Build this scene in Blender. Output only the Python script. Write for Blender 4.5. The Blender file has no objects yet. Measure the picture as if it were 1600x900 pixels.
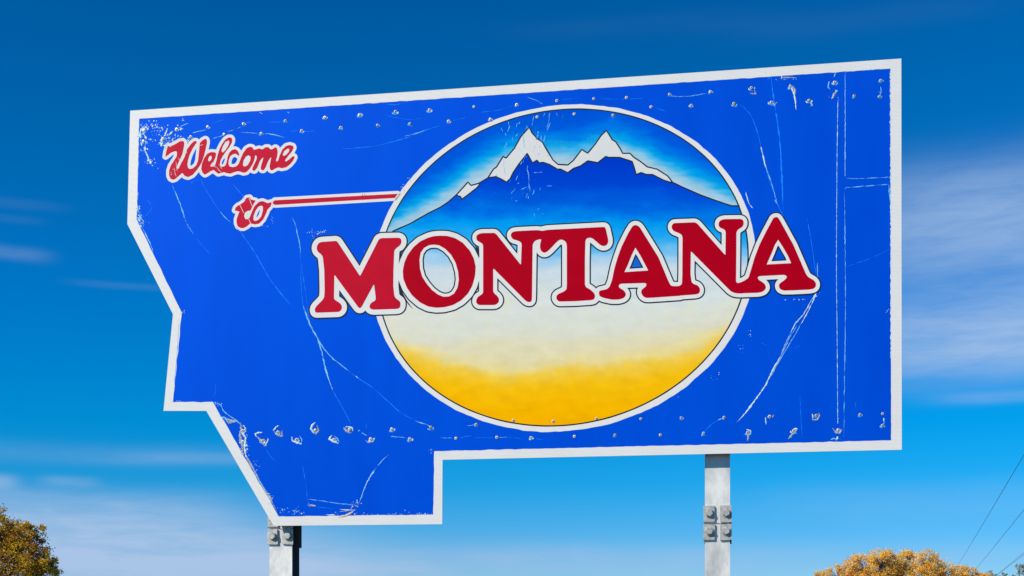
import bpy, math, random
import numpy as np
from mathutils import Vector, noise
from mathutils.geometry import tessellate_polygon
random.seed(7)
R = math.radians
sc = bpy.context.scene

# ---------------------------------------------------------------- camera
F = 2000.0                      # focal length in photo pixels (1600 wide)
HOR = 975.0                     # horizon row
EYE = 1.6
cam_d = bpy.data.cameras.new('camera'); cam = bpy.data.objects.new('camera', cam_d)
sc.collection.objects.link(cam); sc.camera = cam
cam.location = (0, 0, EYE); cam.rotation_euler = (R(90), 0, 0)
cam_d.sensor_width = 36; cam_d.lens = 36*F/1600; cam_d.shift_y = (HOR-450)/1600
cam_d.clip_start = 0.1; cam_d.clip_end = 20000

# ---------------------------------------------------------------- light
TH = math.atan2(F, 12560.0)     # how far the board is turned from the picture plane
sl = Vector((-1.0, -1.0, 1.02)) # towards the sun, in the board's own axes
sw = Vector((sl.x*math.cos(TH)+sl.y*math.sin(TH), -sl.x*math.sin(TH)+sl.y*math.cos(TH), sl.z)).normalized()
SUN_EL = math.asin(sw.z); SUN_AZ = math.atan2(sw.x, sw.y)
sun_d = bpy.data.lights.new('sun', 'SUN'); sun = bpy.data.objects.new('sun', sun_d)
sc.collection.objects.link(sun)
sun_d.energy = 5.0; sun_d.angle = R(0.53); sun_d.color = (1.0, 0.945, 0.81)
sun.rotation_euler = sw.to_track_quat('Z', 'Y').to_euler(); sun.location = (-20, -20, 30)

def N(nt, t, **kw):
    n = nt.nodes.new(t)
    for k, v in kw.items():
        if k.startswith('i_'): n.inputs[k[2:].replace('_', ' ')].default_value = v
        elif k.startswith('n_'): n.inputs[int(k[2:])].default_value = v
        else: setattr(n, k, v)
    return n
def ramp(nt, stops, fac, interp='LINEAR'):
    r = nt.nodes.new('ShaderNodeValToRGB'); cr = r.color_ramp; cr.interpolation = interp
    while len(cr.elements) > 1: cr.elements.remove(cr.elements[-1])
    cr.elements[0].position = stops[0][0]; cr.elements[0].color = (*stops[0][1], 1)
    for p, c in stops[1:]:
        e = cr.elements.new(p); e.color = (*c, 1)
    nt.links.new(fac, r.inputs[0]); return r
def g(v): return (v, v, v)
def M1(nt, op, a, b=None, c=None, clamp=False):
    n = nt.nodes.new('ShaderNodeMath'); n.operation = op; n.use_clamp = clamp
    for i, v in enumerate((a, b, c)):
        if v is None: continue
        if isinstance(v, (int, float)): n.inputs[i].default_value = v
        else: nt.links.new(v, n.inputs[i])
    return n.outputs[0]
def s2l(c):
    return tuple(((v/255)/12.92 if v/255 <= 0.04045 else ((v/255+0.055)/1.055)**2.4) for v in c)

w = bpy.data.worlds.new('World'); sc.world = w; w.use_nodes = True
nt = w.node_tree; nt.nodes.clear()
out = N(nt, 'ShaderNodeOutputWorld'); bg = N(nt, 'ShaderNodeBackground'); bg.inputs[1].default_value = 0.1
sky = N(nt, 'ShaderNodeTexSky', sky_type='NISHITA', sun_disc=False, sun_elevation=SUN_EL, sun_rotation=SUN_AZ,
        altitude=1000, air_density=1.0, dust_density=0.1, ozone_density=1.5)
tc = N(nt, 'ShaderNodeTexCoord'); sp = N(nt, 'ShaderNodeSeparateXYZ')
nt.links.new(tc.outputs['Generated'], sp.inputs[0])
# elevation tangent and azimuth tangent of the direction
hy = M1(nt, 'SQRT', M1(nt, 'ADD', M1(nt, 'MULTIPLY', sp.outputs[0], sp.outputs[0]), M1(nt, 'MULTIPLY', sp.outputs[1], sp.outputs[1])))
el = M1(nt, 'ARCTAN2', sp.outputs[2], hy)
az = M1(nt, 'ARCTAN2', sp.outputs[0], sp.outputs[1])
eln = M1(nt, 'DIVIDE', el, R(90), clamp=True)
# a polarised, saturated clear autumn sky: the sky model's colour, graded by height
SKY_STOPS = [(0.0, (0.46, 0.78, 1.10)), (0.0303, (0.24, 0.62, 1.09)), (0.068, (0.035, 0.63, 1.11)), (0.096, (0.0, 0.65, 1.14)), (0.148, (0.0, 0.63, 1.24)), (0.235, (0.0, 0.60, 1.16)), (0.284, (0.0, 0.57, 1.12)), (0.45, (0.0, 0.42, 0.92)), (0.7, (0.01, 0.34, 0.78)), (1.0, (0.01, 0.30, 0.74))]
tint = ramp(nt, SKY_STOPS, eln)
mul = N(nt, 'ShaderNodeMix', data_type='RGBA', blend_type='MULTIPLY'); mul.inputs[0].default_value = 1
nt.links.new(sky.outputs[0], mul.inputs[6]); nt.links.new(tint.outputs[0], mul.inputs[7])
# cirrus: streaks stretched along the horizon, gathered in banks
cmb = N(nt, 'ShaderNodeCombineXYZ'); nt.links.new(az, cmb.inputs[0])
nt.links.new(M1(nt, 'MULTIPLY', el, 1.0), cmb.inputs[1])
def streak(scale, sy, det, rough, dist, seed, rot=0.0):
    mp = N(nt, 'ShaderNodeMapping'); mp.inputs['Rotation'].default_value = (0, 0, rot)
    mp.inputs['Scale'].default_value = (scale, scale*sy, 1); mp.inputs['Location'].default_value = (seed, seed*1.7, seed)
    nt.links.new(cmb.outputs[0], mp.inputs[0])
    n = N(nt, 'ShaderNodeTexNoise'); n.inputs['Scale'].default_value = 1; n.inputs['Detail'].default_value = det
    n.inputs['Roughness'].default_value = rough; n.inputs['Distortion'].default_value = dist
    nt.links.new(mp.outputs[0], n.inputs['Vector']); return n.outputs[0]
nA = streak(7, 7, 6, 0.55, 0.4, 3.1, 0.02); nB = streak(22, 6, 5, 0.6, 0.5, 9.4, -0.03); nC = streak(3.5, 3, 3, 0.5, 0.2, 1.3)
def px_el(y, x): return math.atan((HOR-y)/math.hypot(F, x-800))
def px_az(x): return math.atan((x-800)/F)
banks = [  # centre x, centre y, half width, half height in pixels of view, weight
    (1620, 312, 280, 64, 0.50), (1650, 430, 280, 90, 0.38), (1610, 532, 280, 50, 0.68), (1590, 617, 110, 8, 0.22),
    (20, 795, 320, 32, 0.66), (110, 862, 400, 46, 0.95), (330, 895, 400, 26, 0.45), (-20, 748, 40, 10, 0.45), (110, 748, 40, 8, 0.22),
    (12, 397, 58, 9, 0.16), (5, 320, 85, 7, 0.035), (10, 344, 50, 6, 0.035), (200, 448, 80, 5, 0.06), (120, 706, 260, 16, 0.12), (300, 715, 120, 9, 0.15),
    (1150, 880, 500, 26, 0.30), (750, 880, 350, 30, 0.26), (1000, 40, 220, 16, 0.012), (1350, 30, 220, 18, 0.015), (1500, 780, 300, 30, 0.12)]
tot = None
for cx, cy, hw, hh, wt in banks:
    e0 = px_el(cy, min(1600, max(0, cx))); a0 = px_az(cx); dw = hw/F; dh = hh/F
    ea = M1(nt, 'DIVIDE', M1(nt, 'SUBTRACT', az, a0), dw); ee = M1(nt, 'DIVIDE', M1(nt, 'SUBTRACT', M1(nt, 'MULTIPLY_ADD', M1(nt, 'SUBTRACT', nC, 0.5), 0.012, el), e0), dh)
    q = M1(nt, 'ADD', M1(nt, 'POWER', M1(nt, 'ABSOLUTE', ea), 4), M1(nt, 'POWER', M1(nt, 'ABSOLUTE', ee), 2.6))
    v = M1(nt, 'MULTIPLY', M1(nt, 'EXPONENT', M1(nt, 'MULTIPLY', q, -1)), wt)
    tot = v if tot is None else M1(nt, 'ADD', tot, v)
# thin cirrus continues all round outside the frame
far = M1(nt, 'MULTIPLY', M1(nt, 'SMOOTH_MIN', M1(nt, 'ABSOLUTE', az), 2.0, 0.1), 0.0)
nz = M1(nt, 'ADD', M1(nt, 'MULTIPLY', nA, 0.55), M1(nt, 'MULTIPLY', nB, 0.45))
tex = N(nt, 'ShaderNodeMapRange', interpolation_type='SMOOTHSTEP'); tex.inputs[1].default_value = 0.30; tex.inputs[2].default_value = 0.66
tex.inputs[3].default_value = 0.58; tex.inputs[4].default_value = 1.05
nt.links.new(nz, tex.inputs[0])
cf = M1(nt, 'MULTIPLY', tot, tex.outputs[0], clamp=True)
mixc = N(nt, 'ShaderNodeMix', data_type='RGBA'); nt.links.new(cf, mixc.inputs[0]); nt.links.new(mul.outputs[2], mixc.inputs[6])
CLOUD = (3.9, 5.5, 7.9, 1)
mixc.inputs[7].default_value = CLOUD
nt.links.new(mixc.outputs[2], bg.inputs[0]); nt.links.new(bg.outputs[0], out.inputs[0])

sc.view_settings.view_transform = 'Standard'; sc.view_settings.look = 'None'
sc.view_settings.exposure = 0; sc.view_settings.gamma = 1

# ---------------------------------------------------------------- helpers
C = sc.collection
def link(o, parent=None):
    C.objects.link(o)
    if parent is not None: o.parent = parent
    return o
def mesh_obj(name, verts, faces, mats, parent=None, mi=None, smooth=False):
    me = bpy.data.meshes.new(name); me.from_pydata([tuple(v) for v in verts], [], faces)
    for m in (mats if isinstance(mats, (list, tuple)) else [mats]): me.materials.append(m)
    if mi is not None: me.polygons.foreach_set('material_index', mi)
    if smooth: me.polygons.foreach_set('use_smooth', [True]*len(me.polygons))
    me.update()
    return link(bpy.data.objects.new(name, me), parent)
def tag(o, label=None, cat=None, group=None, kind=None):
    for k, v in (('label', label), ('category', cat), ('group', group), ('kind', kind)):
        if v: o[k] = v
    return o

def mat(name, col, rough=0.6, spec=0.5, metal=0.0, bump=0.0, bscale=40, var=0.0, vscale=6, stretch=(1, 1, 1), col2=None, tint=None):
    m = bpy.data.materials.new(name); m.use_nodes = True; nt = m.node_tree
    b = nt.nodes['Principled BSDF']
    b.inputs['Base Color'].default_value = (*col, 1); b.inputs['Roughness'].default_value = rough
    b.inputs['Specular IOR Level'].default_value = spec; b.inputs['Metallic'].default_value = metal
    if tint: b.inputs['Specular Tint'].default_value = (*tint, 1)
    tc = N(nt, 'ShaderNodeTexCoord'); mp = N(nt, 'ShaderNodeMapping'); mp.inputs['Scale'].default_value = stretch
    nt.links.new(tc.outputs['Object'], mp.inputs[0])
    if var:
        n = N(nt, 'ShaderNodeTexNoise'); n.inputs['Scale'].default_value = vscale; n.inputs['Detail'].default_value = 6
        n.inputs['Roughness'].default_value = 0.6
        nt.links.new(mp.outputs[0], n.inputs['Vector'])
        c2 = col2 or tuple(v*(1-var) for v in col)
        r = ramp(nt, [(0.35, c2), (0.65, col)], n.outputs[0]); nt.links.new(r.outputs[0], b.inputs['Base Color'])
        rr = N(nt, 'ShaderNodeMapRange'); rr.inputs[3].default_value = max(0.05, rough-0.08); rr.inputs[4].default_value = min(1, rough+0.08)
        nt.links.new(n.outputs[0], rr.inputs[0]); nt.links.new(rr.outputs[0], b.inputs['Roughness'])
    if bump:
        n = N(nt, 'ShaderNodeTexNoise'); n.inputs['Scale'].default_value = bscale; n.inputs['Detail'].default_value = 4
        nt.links.new(mp.outputs[0], n.inputs['Vector'])
        bp = N(nt, 'ShaderNodeBump'); bp.inputs['Strength'].default_value = bump; bp.inputs['Distance'].default_value = 0.01
        nt.links.new(n.outputs[0], bp.inputs['Height']); nt.links.new(bp.outputs[0], b.inputs['Normal'])
    return m
K = 1.0/1.06                     # sunlit board returns about this share of its colour
def pc(r_, g_, b_, k=1.0): return tuple(min(0.99, v*K*k) for v in s2l((r_, g_, b_)))

m_blue = mat('blue_sheeting', (0.0, 0.080, 0.68), 0.52, 0.10, metal=0.14, bump=0.03, bscale=2.2, var=0.10, vscale=1.6, stretch=(1.6, 1, 0.4), col2=(0.0, 0.070, 0.62), tint=(0.0, 0.3, 0.9))
m_white = mat('white_sheeting', (0.74, 0.74, 0.735), 0.6, 0.25, var=0.06, vscale=9)
m_red = mat('red_sheeting', (0.42, 0.0, 0.012), 0.5, 0.3, var=0.08, vscale=7, tint=(1.0, 0.0, 0.04))
m_redM = mat('sunned_red_sheeting', (0.52, 0.004, 0.025), 0.5, 0.3, var=0.10, vscale=7, tint=(1.0, 0.05, 0.1))
m_red2 = mat('faded_red_sheeting', (0.56, 0.006, 0.035), 0.5, 0.3, var=0.14, vscale=14, tint=(1.0, 0.1, 0.15))
m_key = mat('navy_keyline', (0.003, 0.016, 0.034), 0.6, 0.15)
m_snow = mat('snow_white_paint', (0.68, 0.69, 0.69), 0.6, 0.3, var=0.05, vscale=6)
m_chip = mat('bare_white_film_backing', (0.66, 0.89, 0.97), 0.6, 0.3, var=0.25, vscale=60)
m_pale = mat('stretched_pale_blue_film', (0.20, 0.60, 1.0), 0.6, 0.2, var=0.25, vscale=50)
m_faint = mat('creased_blue_film', (0.01, 0.22, 1.0), 0.6, 0.2, tint=(0.1, 0.4, 1.0))
m_rip = mat('curled_grey_film', (0.44, 0.50, 0.55), 0.5, 0.4, var=0.55, vscale=90)
m_dark = mat('dark_rivet_spot', (0.03, 0.035, 0.05), 0.7, 0.3)  # plain dark tone for rivet centres and offset spots beneath rivets
m_rivet = mat('rivet_aluminium', (0.72, 0.68, 0.64), 0.42, 0.5, metal=0.35, var=0.2, vscale=80)
m_galv = mat('galvanised_steel', (0.90, 0.87, 0.82), 0.52, 0.5, metal=0.5, bump=0.04, bscale=60, var=0.16, vscale=9, stretch=(1, 1, 0.5), col2=(0.56, 0.56, 0.54))
m_bolt = mat('dull_zinc_bolts', (0.56, 0.55, 0.52), 0.5, 0.5, metal=0.4, bump=0.1, bscale=120, var=0.35, vscale=40)
m_webs = mat('shade_darkened_steel', (0.10, 0.11, 0.12), 0.75, 0.3, metal=0.0, var=0.4, vscale=10, stretch=(1, 1, .3))  # same steel as the posts, with the recess shade painted into its colour
m_alu = mat('aluminium_backing', (0.45, 0.46, 0.47), 0.45, 0.5, metal=0.5, var=0.15, vscale=5)
m_blue_in = mat('sky_blue_letter_counter', (0.0, 0.12, 0.62), 0.6, 0.1)

# border tape: white prismatic sheeting with a fine cross ribbing
m_tape = bpy.data.materials.new('ribbed_white_tape'); m_tape.use_nodes = True
nt = m_tape.node_tree; b = nt.nodes['Principled BSDF']
tc = N(nt, 'ShaderNodeTexCoord'); wv = N(nt, 'ShaderNodeTexWave', wave_type='BANDS', bands_direction='Z'); wv.inputs['Scale'].default_value = 38; wv.inputs['Distortion'].default_value = 0.6
nt.links.new(tc.outputs['Object'], wv.inputs['Vector'])
nz_ = N(nt, 'ShaderNodeTexNoise'); nz_.inputs['Scale'].default_value = 5; nz_.inputs['Detail'].default_value = 8; nt.links.new(tc.outputs['Object'], nz_.inputs['Vector'])
mx = M1(nt, 'ADD', M1(nt, 'MULTIPLY', wv.outputs[1], 0.35), M1(nt, 'MULTIPLY', nz_.outputs[0], 0.65))
r = ramp(nt, [(0.28, (0.67, 0.67, 0.675)), (0.6, (0.735, 0.735, 0.735))], mx); nt.links.new(r.outputs[0], b.inputs['Base Color'])
b.inputs['Roughness'].default_value = 0.5
bp = N(nt, 'ShaderNodeBump'); bp.inputs['Strength'].default_value = 0.15; bp.inputs['Distance'].default_value = 0.002
nt.links.new(wv.outputs[1], bp.inputs['Height']); nt.links.new(bp.outputs[0], b.inputs['Normal'])

# printed landscape: the pigment of each patch is stored on the print, brush grain added by nodes
m_print = bpy.data.materials.new('airbrushed_print'); m_print.use_nodes = True
nt = m_print.node_tree; b = nt.nodes['Principled BSDF']
at_ = N(nt, 'ShaderNodeVertexColor', layer_name='pigment')
tc = N(nt, 'ShaderNodeTexCoord')
gr = N(nt, 'ShaderNodeTexNoise'); gr.inputs['Scale'].default_value = 30; gr.inputs['Detail'].default_value = 5; nt.links.new(tc.outputs['Object'], gr.inputs['Vector'])
gm = N(nt, 'ShaderNodeMapRange'); gm.inputs[3].default_value = 0.98; gm.inputs[4].default_value = 1.02; nt.links.new(gr.outputs[0], gm.inputs[0])
vm = N(nt, 'ShaderNodeVectorMath', operation='SCALE'); nt.links.new(at_.outputs[0], vm.inputs[0]); nt.links.new(gm.outputs[0], vm.inputs['Scale'])
nt.links.new(vm.outputs[0], b.inputs['Base Color']); b.inputs['Roughness'].default_value = 0.6; b.inputs['Specular IOR Level'].default_value = 0.0

# ---------------------------------------------------------------- the board's plane
D0 = 8.0
P0 = Vector(((1408-800)/F*D0, D0, 0)); U = Vector((math.cos(TH), -math.sin(TH), 0)); Wn = Vector((-math.sin(TH), -math.cos(TH), 0))
def plane_xy(x, y):
    """board coordinates (metres along the board, metres above ground) of a point of the artwork"""
    r = Vector(((x-800)/F, 1, (HOR-y)/F)); t = P0.dot(Wn)/r.dot(Wn)
    p = r*t
    return ((p-P0).dot(U), p.z+EYE)
uA = plane_xy(440, 860)[0]; uB = plane_xy(1121, 860)[0]; uM = (uA+uB)/2
ORG = P0+U*uM
root = bpy.data.objects.new('welcome_sign', None); link(root); root.empty_display_size = 0.5
root.location = (ORG.x, ORG.y, 0); root.rotation_euler = (0, 0, -TH)
tag(root, 'large blue state-shaped welcome sign with white border and red lettering on two steel posts', 'sign')
def L(x, y, h=0.0):
    u, z = plane_xy(x, y); return Vector((u-uM, -h*0.5, z))      # sheeting layers are thin
def scl(x): return D0*(13168.0/(x+11760.0))/F   # metres per pixel on the board

def loops_prism(name, loops, h, t, m, parent, px=True, mats2=None):
    """loops of artwork pixels -> flat sheet whose face stands h proud of the board, t thick"""
    P = [[L(x, y, h) for x, y in lp] for lp in loops]
    tri = tessellate_polygon([[Vector((p.x, p.z, 0)) for p in lp] for lp in P])
    flat = [p for lp in P for p in lp]; n = len(flat)
    verts = flat+[Vector((p.x, p.y+t, p.z)) for p in flat]
    faces = []
    for a, b_, c in tri:
        A, B, Cc = flat[a], flat[b_], flat[c]
        cr = (B.x-A.x)*(Cc.z-A.z)-(B.z-A.z)*(Cc.x-A.x)
        if abs(cr) < 1e-12: continue
        faces.append((a, b_, c) if cr > 0 else (a, c, b_))
    s = 0
    for lp in P:
        k = len(lp); ar = sum(lp[i].x*lp[(i+1) % k].z-lp[(i+1) % k].x*lp[i].z for i in range(k))
        for i in range(k):
            j = (i+1) % k
            q = (s+i, s+j, n+s+j, n+s+i)
            faces.append(q)
        s += k
    return mesh_obj(name, verts, faces, m, parent)

def chaikin(pts, lim=1.6, it=2):
    for _ in range(it):
        o = []
        n = len(pts)
        for i in range(n):
            a, b_, c = pts[i-1], pts[i], pts[(i+1) % n]
            d1 = math.dist(a, b_); d2 = math.dist(b_, c)
            k1 = min(lim, 0.28*d1)/max(d1, 1e-6); k2 = min(lim, 0.28*d2)/max(d2, 1e-6)
            o.append((b_[0]+(a[0]-b_[0])*k1, b_[1]+(a[1]-b_[1])*k1)); o.append((b_[0]+(c[0]-b_[0])*k2, b_[1]+(c[1]-b_[1])*k2))
        pts = o; lim *= 0.4
    return pts
def Z(x0, y0, s, pts): return [(x0+a/s, y0+b_/s) for a, b_ in pts]

def sdf(loops, gx, gy):
    """signed distance (negative inside, even-odd) to loops on a pixel grid"""
    X, Y = np.meshgrid(gx, gy); d = np.full(X.shape, 1e9); ins = np.zeros(X.shape, bool)
    for lp in loops:
        n = len(lp)
        for i in range(n):
            x1, y1 = lp[i]; x2, y2 = lp[(i+1) % n]; dx, dy = x2-x1, y2-y1; l2 = dx*dx+dy*dy
            if l2 < 1e-9: continue
            t = np.clip(((X-x1)*dx+(Y-y1)*dy)/l2, 0, 1)
            d = np.minimum(d, (X-x1-t*dx)**2+(Y-y1-t*dy)**2)
            if y1 != y2:
                c = ((y1 > Y) != (y2 > Y)) & (X < (x2-x1)*(Y-y1)/(y2-y1)+x1); ins ^= c
    d = np.sqrt(d); return np.where(ins, -d, d)
def contour(f, gx, gy, tol=0.07):
    """loops of f = 0 by marching squares, simplified"""
    H, Wd = f.shape; s = f < 0; seg = {}
    def pt(key):
        i, j, e = key
        if e == 0: a = f[i, j]; b_ = f[i, j+1]; t = a/(a-b_); return (gx[j]+(gx[j+1]-gx[j])*t, gy[i])
        a = f[i, j]; b_ = f[i+1, j]; t = a/(a-b_); return (gx[j], gy[i]+(gy[i+1]-gy[i])*t)
    cs = s[:-1, :-1].astype(int)+2*s[:-1, 1:]+4*s[1:, 1:]+8*s[1:, :-1]
    for i, j in zip(*np.where((cs > 0) & (cs < 15))):
        T, Rt, B, Lf = (i, j, 0), (i, j+1, 1), (i+1, j, 0), (i, j, 1); c = cs[i, j]
        tb = {1: [(Lf, T)], 2: [(T, Rt)], 3: [(Lf, Rt)], 4: [(Rt, B)], 5: [(Lf, T), (Rt, B)], 6: [(T, B)], 7: [(Lf, B)], 8: [(B, Lf)],
              9: [(B, T)], 10: [(T, Rt), (B, Lf)], 11: [(B, Rt)], 12: [(Rt, Lf)], 13: [(Rt, T)], 14: [(T, Lf)]}[int(c)]
        for a, b_ in tb: seg.setdefault(a, []).append(b_); seg.setdefault(b_, []).append(a)
    loops = []; seen = set()
    for k0 in seg:
        if k0 in seen: continue
        lp = [k0]; seen.add(k0); cur = k0; 
        while True:
            nx = [q for q in seg[cur] if q not in seen]
            if not nx: break
            cur = nx[0]; seen.add(cur); lp.append(cur)
        if len(lp) > 8:
            P = np.array([pt(k) for k in lp]); loops.append([tuple(p) for p in simplify(P, tol)])
    return [l for l in loops if len(l) > 3]
def simplify(P, tol):
    n = len(P); far_ = int(np.argmax(((P-P[0])**2).sum(1))); keep = {0, far_}; st = [(0, far_), (far_, n)]
    PP = np.vstack([P, P[:1]])
    while st:
        a, b_ = st.pop()
        if b_-a < 2: continue
        A, B = PP[a], PP[b_]; d = B-A; l = math.hypot(*d) or 1e-9
        q = PP[a+1:b_]-A; dd = np.abs(q[:, 0]*d[1]-q[:, 1]*d[0])/l
        k = int(np.argmax(dd))
        if dd[k] > tol: m_ = a+1+k; keep.add(m_); st += [(a, m_), (m_, b_)]
    return P[sorted(keep)]

# ---------------------------------------------------------------- panel and border
OUT = [(203.5, 173), (1408.3, 91.5), (1409, 702.7), (691.5, 718.5), (691, 819), (427.5, 821.6), (322.5, 642), (255.5, 642), (270.3, 491), (199, 350)]
INN = [(217.6, 185.5), (1391.3, 107.2), (1392.5, 688), (678.6, 705), (677, 804), (435.5, 807), (332.4, 627.8), (270.3, 628.5), (284, 488.5), (213.5, 343)]
ty = 0.005
loops_prism('panel', [OUT], 0.0, ty, m_blue, root)
# back skin of the panel in bare aluminium, 3 mm behind the blue face's plate
loops_prism('back_plate', [INN], -ty-0.0005, 0.003, m_alu, root)
def outset(P, k): return P
for i in range(10):
    a, b_ = OUT[i], OUT[(i+1) % 10]; c, d = INN[(i+1) % 10], INN[i]
    # inner edge slightly ragged where the tape was cut by hand
    n = max(4, int(math.dist(c, d)/6)); inner = []
    for k in range(n+1):
        t = k/n; j = (noise.noise(Vector((i*9.1, k*0.45, 0)))*0.9+noise.noise(Vector((i*3.1, k*1.9, 5)))*0.35) if 0 < k < n else 0
        nx_, ny_ = -(d[1]-c[1]), (d[0]-c[0]); l = math.hypot(nx_, ny_)
        inner.append((c[0]+(d[0]-c[0])*t+nx_/l*j, c[1]+(d[1]-c[1])*t+ny_/l*j))
    cx, cy = 800, 420
    o = loops_prism('border_strip', [[a, b_]+inner], 0.0012 if i % 2 else 0.00125, 0.0010, m_tape, root)

# ---------------------------------------------------------------- round emblem
def fit_ellipse(P):
    P = np.array(P, float); mx_, my_ = P.mean(0); s = 200.0; x = (P[:, 0]-mx_)/s; y = (P[:, 1]-my_)/s
    A = np.stack([x*x, x*y, y*y, x, y], 1); a, b_, c, d, e = np.linalg.lstsq(A, np.ones(len(x)), rcond=None)[0]
    x0, y0 = np.linalg.solve([[2*a, b_], [b_, 2*c]], [-d, -e]); f = 1+a*x0*x0+b_*x0*y0+c*y0*y0
    wv_, V = np.linalg.eigh(np.array([[a, b_/2], [b_/2, c]])/f)
    r_ = 1/np.sqrt(wv_)
    return lambda th: (mx_+s*(x0+r_[0]*math.cos(th)*V[0, 0]+r_[1]*math.sin(th)*V[0, 1]), my_+s*(y0+r_[0]*math.cos(th)*V[1, 0]+r_[1]*math.sin(th)*V[1, 1]))
E_out = fit_ellipse([(589.5, 495), (611.7, 320), (631.6, 288), (661.8, 255.8), (699.6, 229.4), (760, 194.4), (816.7, 174.6), (890, 162.3), (1048.9, 194.4), (1104.4, 236.7), (1148.9, 292.2), (1173.3, 341), (860, 674.9), (957.8, 658.5), (1050.7, 621.8), (1104.5, 577.8), (1151, 511.8), (1168, 466), (726.7, 646.3), (653.3, 599.8), (611.8, 548.5)])
E_in = fit_ellipse([(598, 495), (623, 320), (661.8, 267), (703.4, 236), (769.5, 196.3), (890, 171.7), (1015.6, 192.2), (1082, 226.7), (1131, 276.7), (1161, 334.4), (860, 667.6), (950, 653), (1042, 614), (1090, 572.5), (1136, 514), (1155, 468), (735, 640), (670, 600), (622, 548)])
def ell(E, n, k=0.0, jit=0.0):
    c = np.mean([E(2*math.pi*i/64) for i in range(64)], 0); o = []
    for i in range(n):
        x, y = E(2*math.pi*i/n); dx, dy = x-c[0], y-c[1]; l = math.hypot(dx, dy); kk = k+jit*noise.noise(Vector((x*0.05, y*0.05, 2)))+jit*0.6*noise.noise(Vector((x*0.3, y*0.3, 7)))
        o.append((x+dx/l*kk, y+dy/l*kk))
    return o
h = 0.0009
ring = loops_prism('emblem', [ell(E_out, 260, 0, 1.1)], h, 0.0006, m_white, root)
ring['label'] = 'round white-rimmed emblem with mountains above golden plains'
loops_prism('keyline', [ell(E_in, 200, 0.9, 0.2)], h+0.0004, 0.0002, m_key, ring)

RIDGE = [(590, 372), (603, 366), (614.8, 361), (642, 348.9), (669.7, 333), (688.7, 323.6), (701.3, 315), (713, 304.6), (724.6, 292), (731, 284.5), (736, 289.8), (747.8, 286.6), (762.4, 278), (771, 264.4), (776, 260.8), (786, 244.6), (790.8, 247), (803.5, 232), (813.6, 213.8), (825, 201), (827.8, 200), (831, 207.3), (839.6, 216.7), (847.6, 222.5), (855.5, 236), (864, 250), (872, 257), (887.3, 257.8), (896, 250.6), (909, 233.8), (918.3, 239.4), (930.5, 224.7), (939.2, 211.7), (947.4, 204), (950.8, 208.8), (956.5, 218.2), (962.3, 221.8), (968.8, 231.9), (973, 239.8), (984, 239.5), (991, 246.3), (1001.3, 252.8), (1011.4, 260.8), (1026.6, 264.4), (1043.3, 275), (1050.8, 285), (1070, 294), (1095, 305), (1120, 314), (1143.3, 321.7), (1154, 321.7), (1175, 322)]
rx = np.array([p[0] for p in RIDGE]); ry = np.array([p[1] for p in RIDGE])
GLOW = [(590, 368), (615, 352), (660, 326), (700, 301), (740, 272), (770, 254), (800, 243), (870, 243), (905, 241), (955, 226), (1000, 241), (1040, 264), (1100, 293), (1160, 318)]
gx_ = np.array([p[0] for p in GLOW]); gy_ = np.array([p[1] for p in GLOW])
ein = ell(E_in, 900, -1.3)
exs = np.array([p[0] for p in ein]); xmin, xmax = exs.min()+0.05, exs.max()-0.05
def ell_y(x):
    up = []; 
    n = len(ein)
    for i in range(n):
        (x1, y1), (x2, y2) = ein[i], ein[(i+1) % n]
        if (x1-x)*(x2-x) <= 0 and x1 != x2: up.append(y1+(y2-y1)*(x-x1)/(x2-x1))
    return min(up), max(up)
def lerp_cols(stops, t):
    if t <= stops[0][0]: return np.array(stops[0][1], float)
    for (a, ca), (b_, cb) in zip(stops, stops[1:]):
        if t <= b_:
            k = (t-a)/(b_-a); k = k*k*(3-2*k)*0.5+k*0.5; return np.array(ca, float)*(1-k)+np.array(cb, float)*k
    return np.array(stops[-1][1], float)
def nn(x, y, sx, sy, z=0.0): return noise.fractal(Vector((x/sx, y/sy, z)), 0.8, 2.0, 4)
SKYC = [(-16, (186, 208, 222)), (-2, (150, 198, 224)), (7, (70, 180, 232)), (15, (0, 160, 232)), (30, (0, 120, 228)), (48, (0, 90, 218)), (90, (0, 74, 208)), (160, (0, 88, 210))]
LANDC = [(250, (0, 60, 200)), (285, (0, 68, 208)), (312, (0, 92, 218)), (335, (0, 124, 230)), (352, (0, 156, 238)), (370, (40, 168, 240)), (388, (105, 190, 240)), (404, (170, 208, 236)), (422, (206, 220, 228)), (470, (219, 225, 222)), (508, (222, 223, 208)), (528, (229, 220, 182)), (546, (236, 217, 148)), (564, (247, 203, 66)), (585, (251, 192, 14)), (620, (253, 184, 0)), (675, (253, 172, 0))]
def sky_col(x, y):
    gl = np.interp(x, gx_, gy_); t = gl-y
    t += nn(x, y, 34, 9, 1)*5+nn(x+y*0.8, y, 60, 6, 4)*3
    c = lerp_cols(SKYC, t)
    if 845 < x < 935 and -4 < t < 22: c = c+(np.array([120, 180, 215])-c)*0.25*(0.5+0.5*math.sin(x*1.3))
    return c*(1+0.025*nn(x, y, 30, 12, 9))
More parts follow.
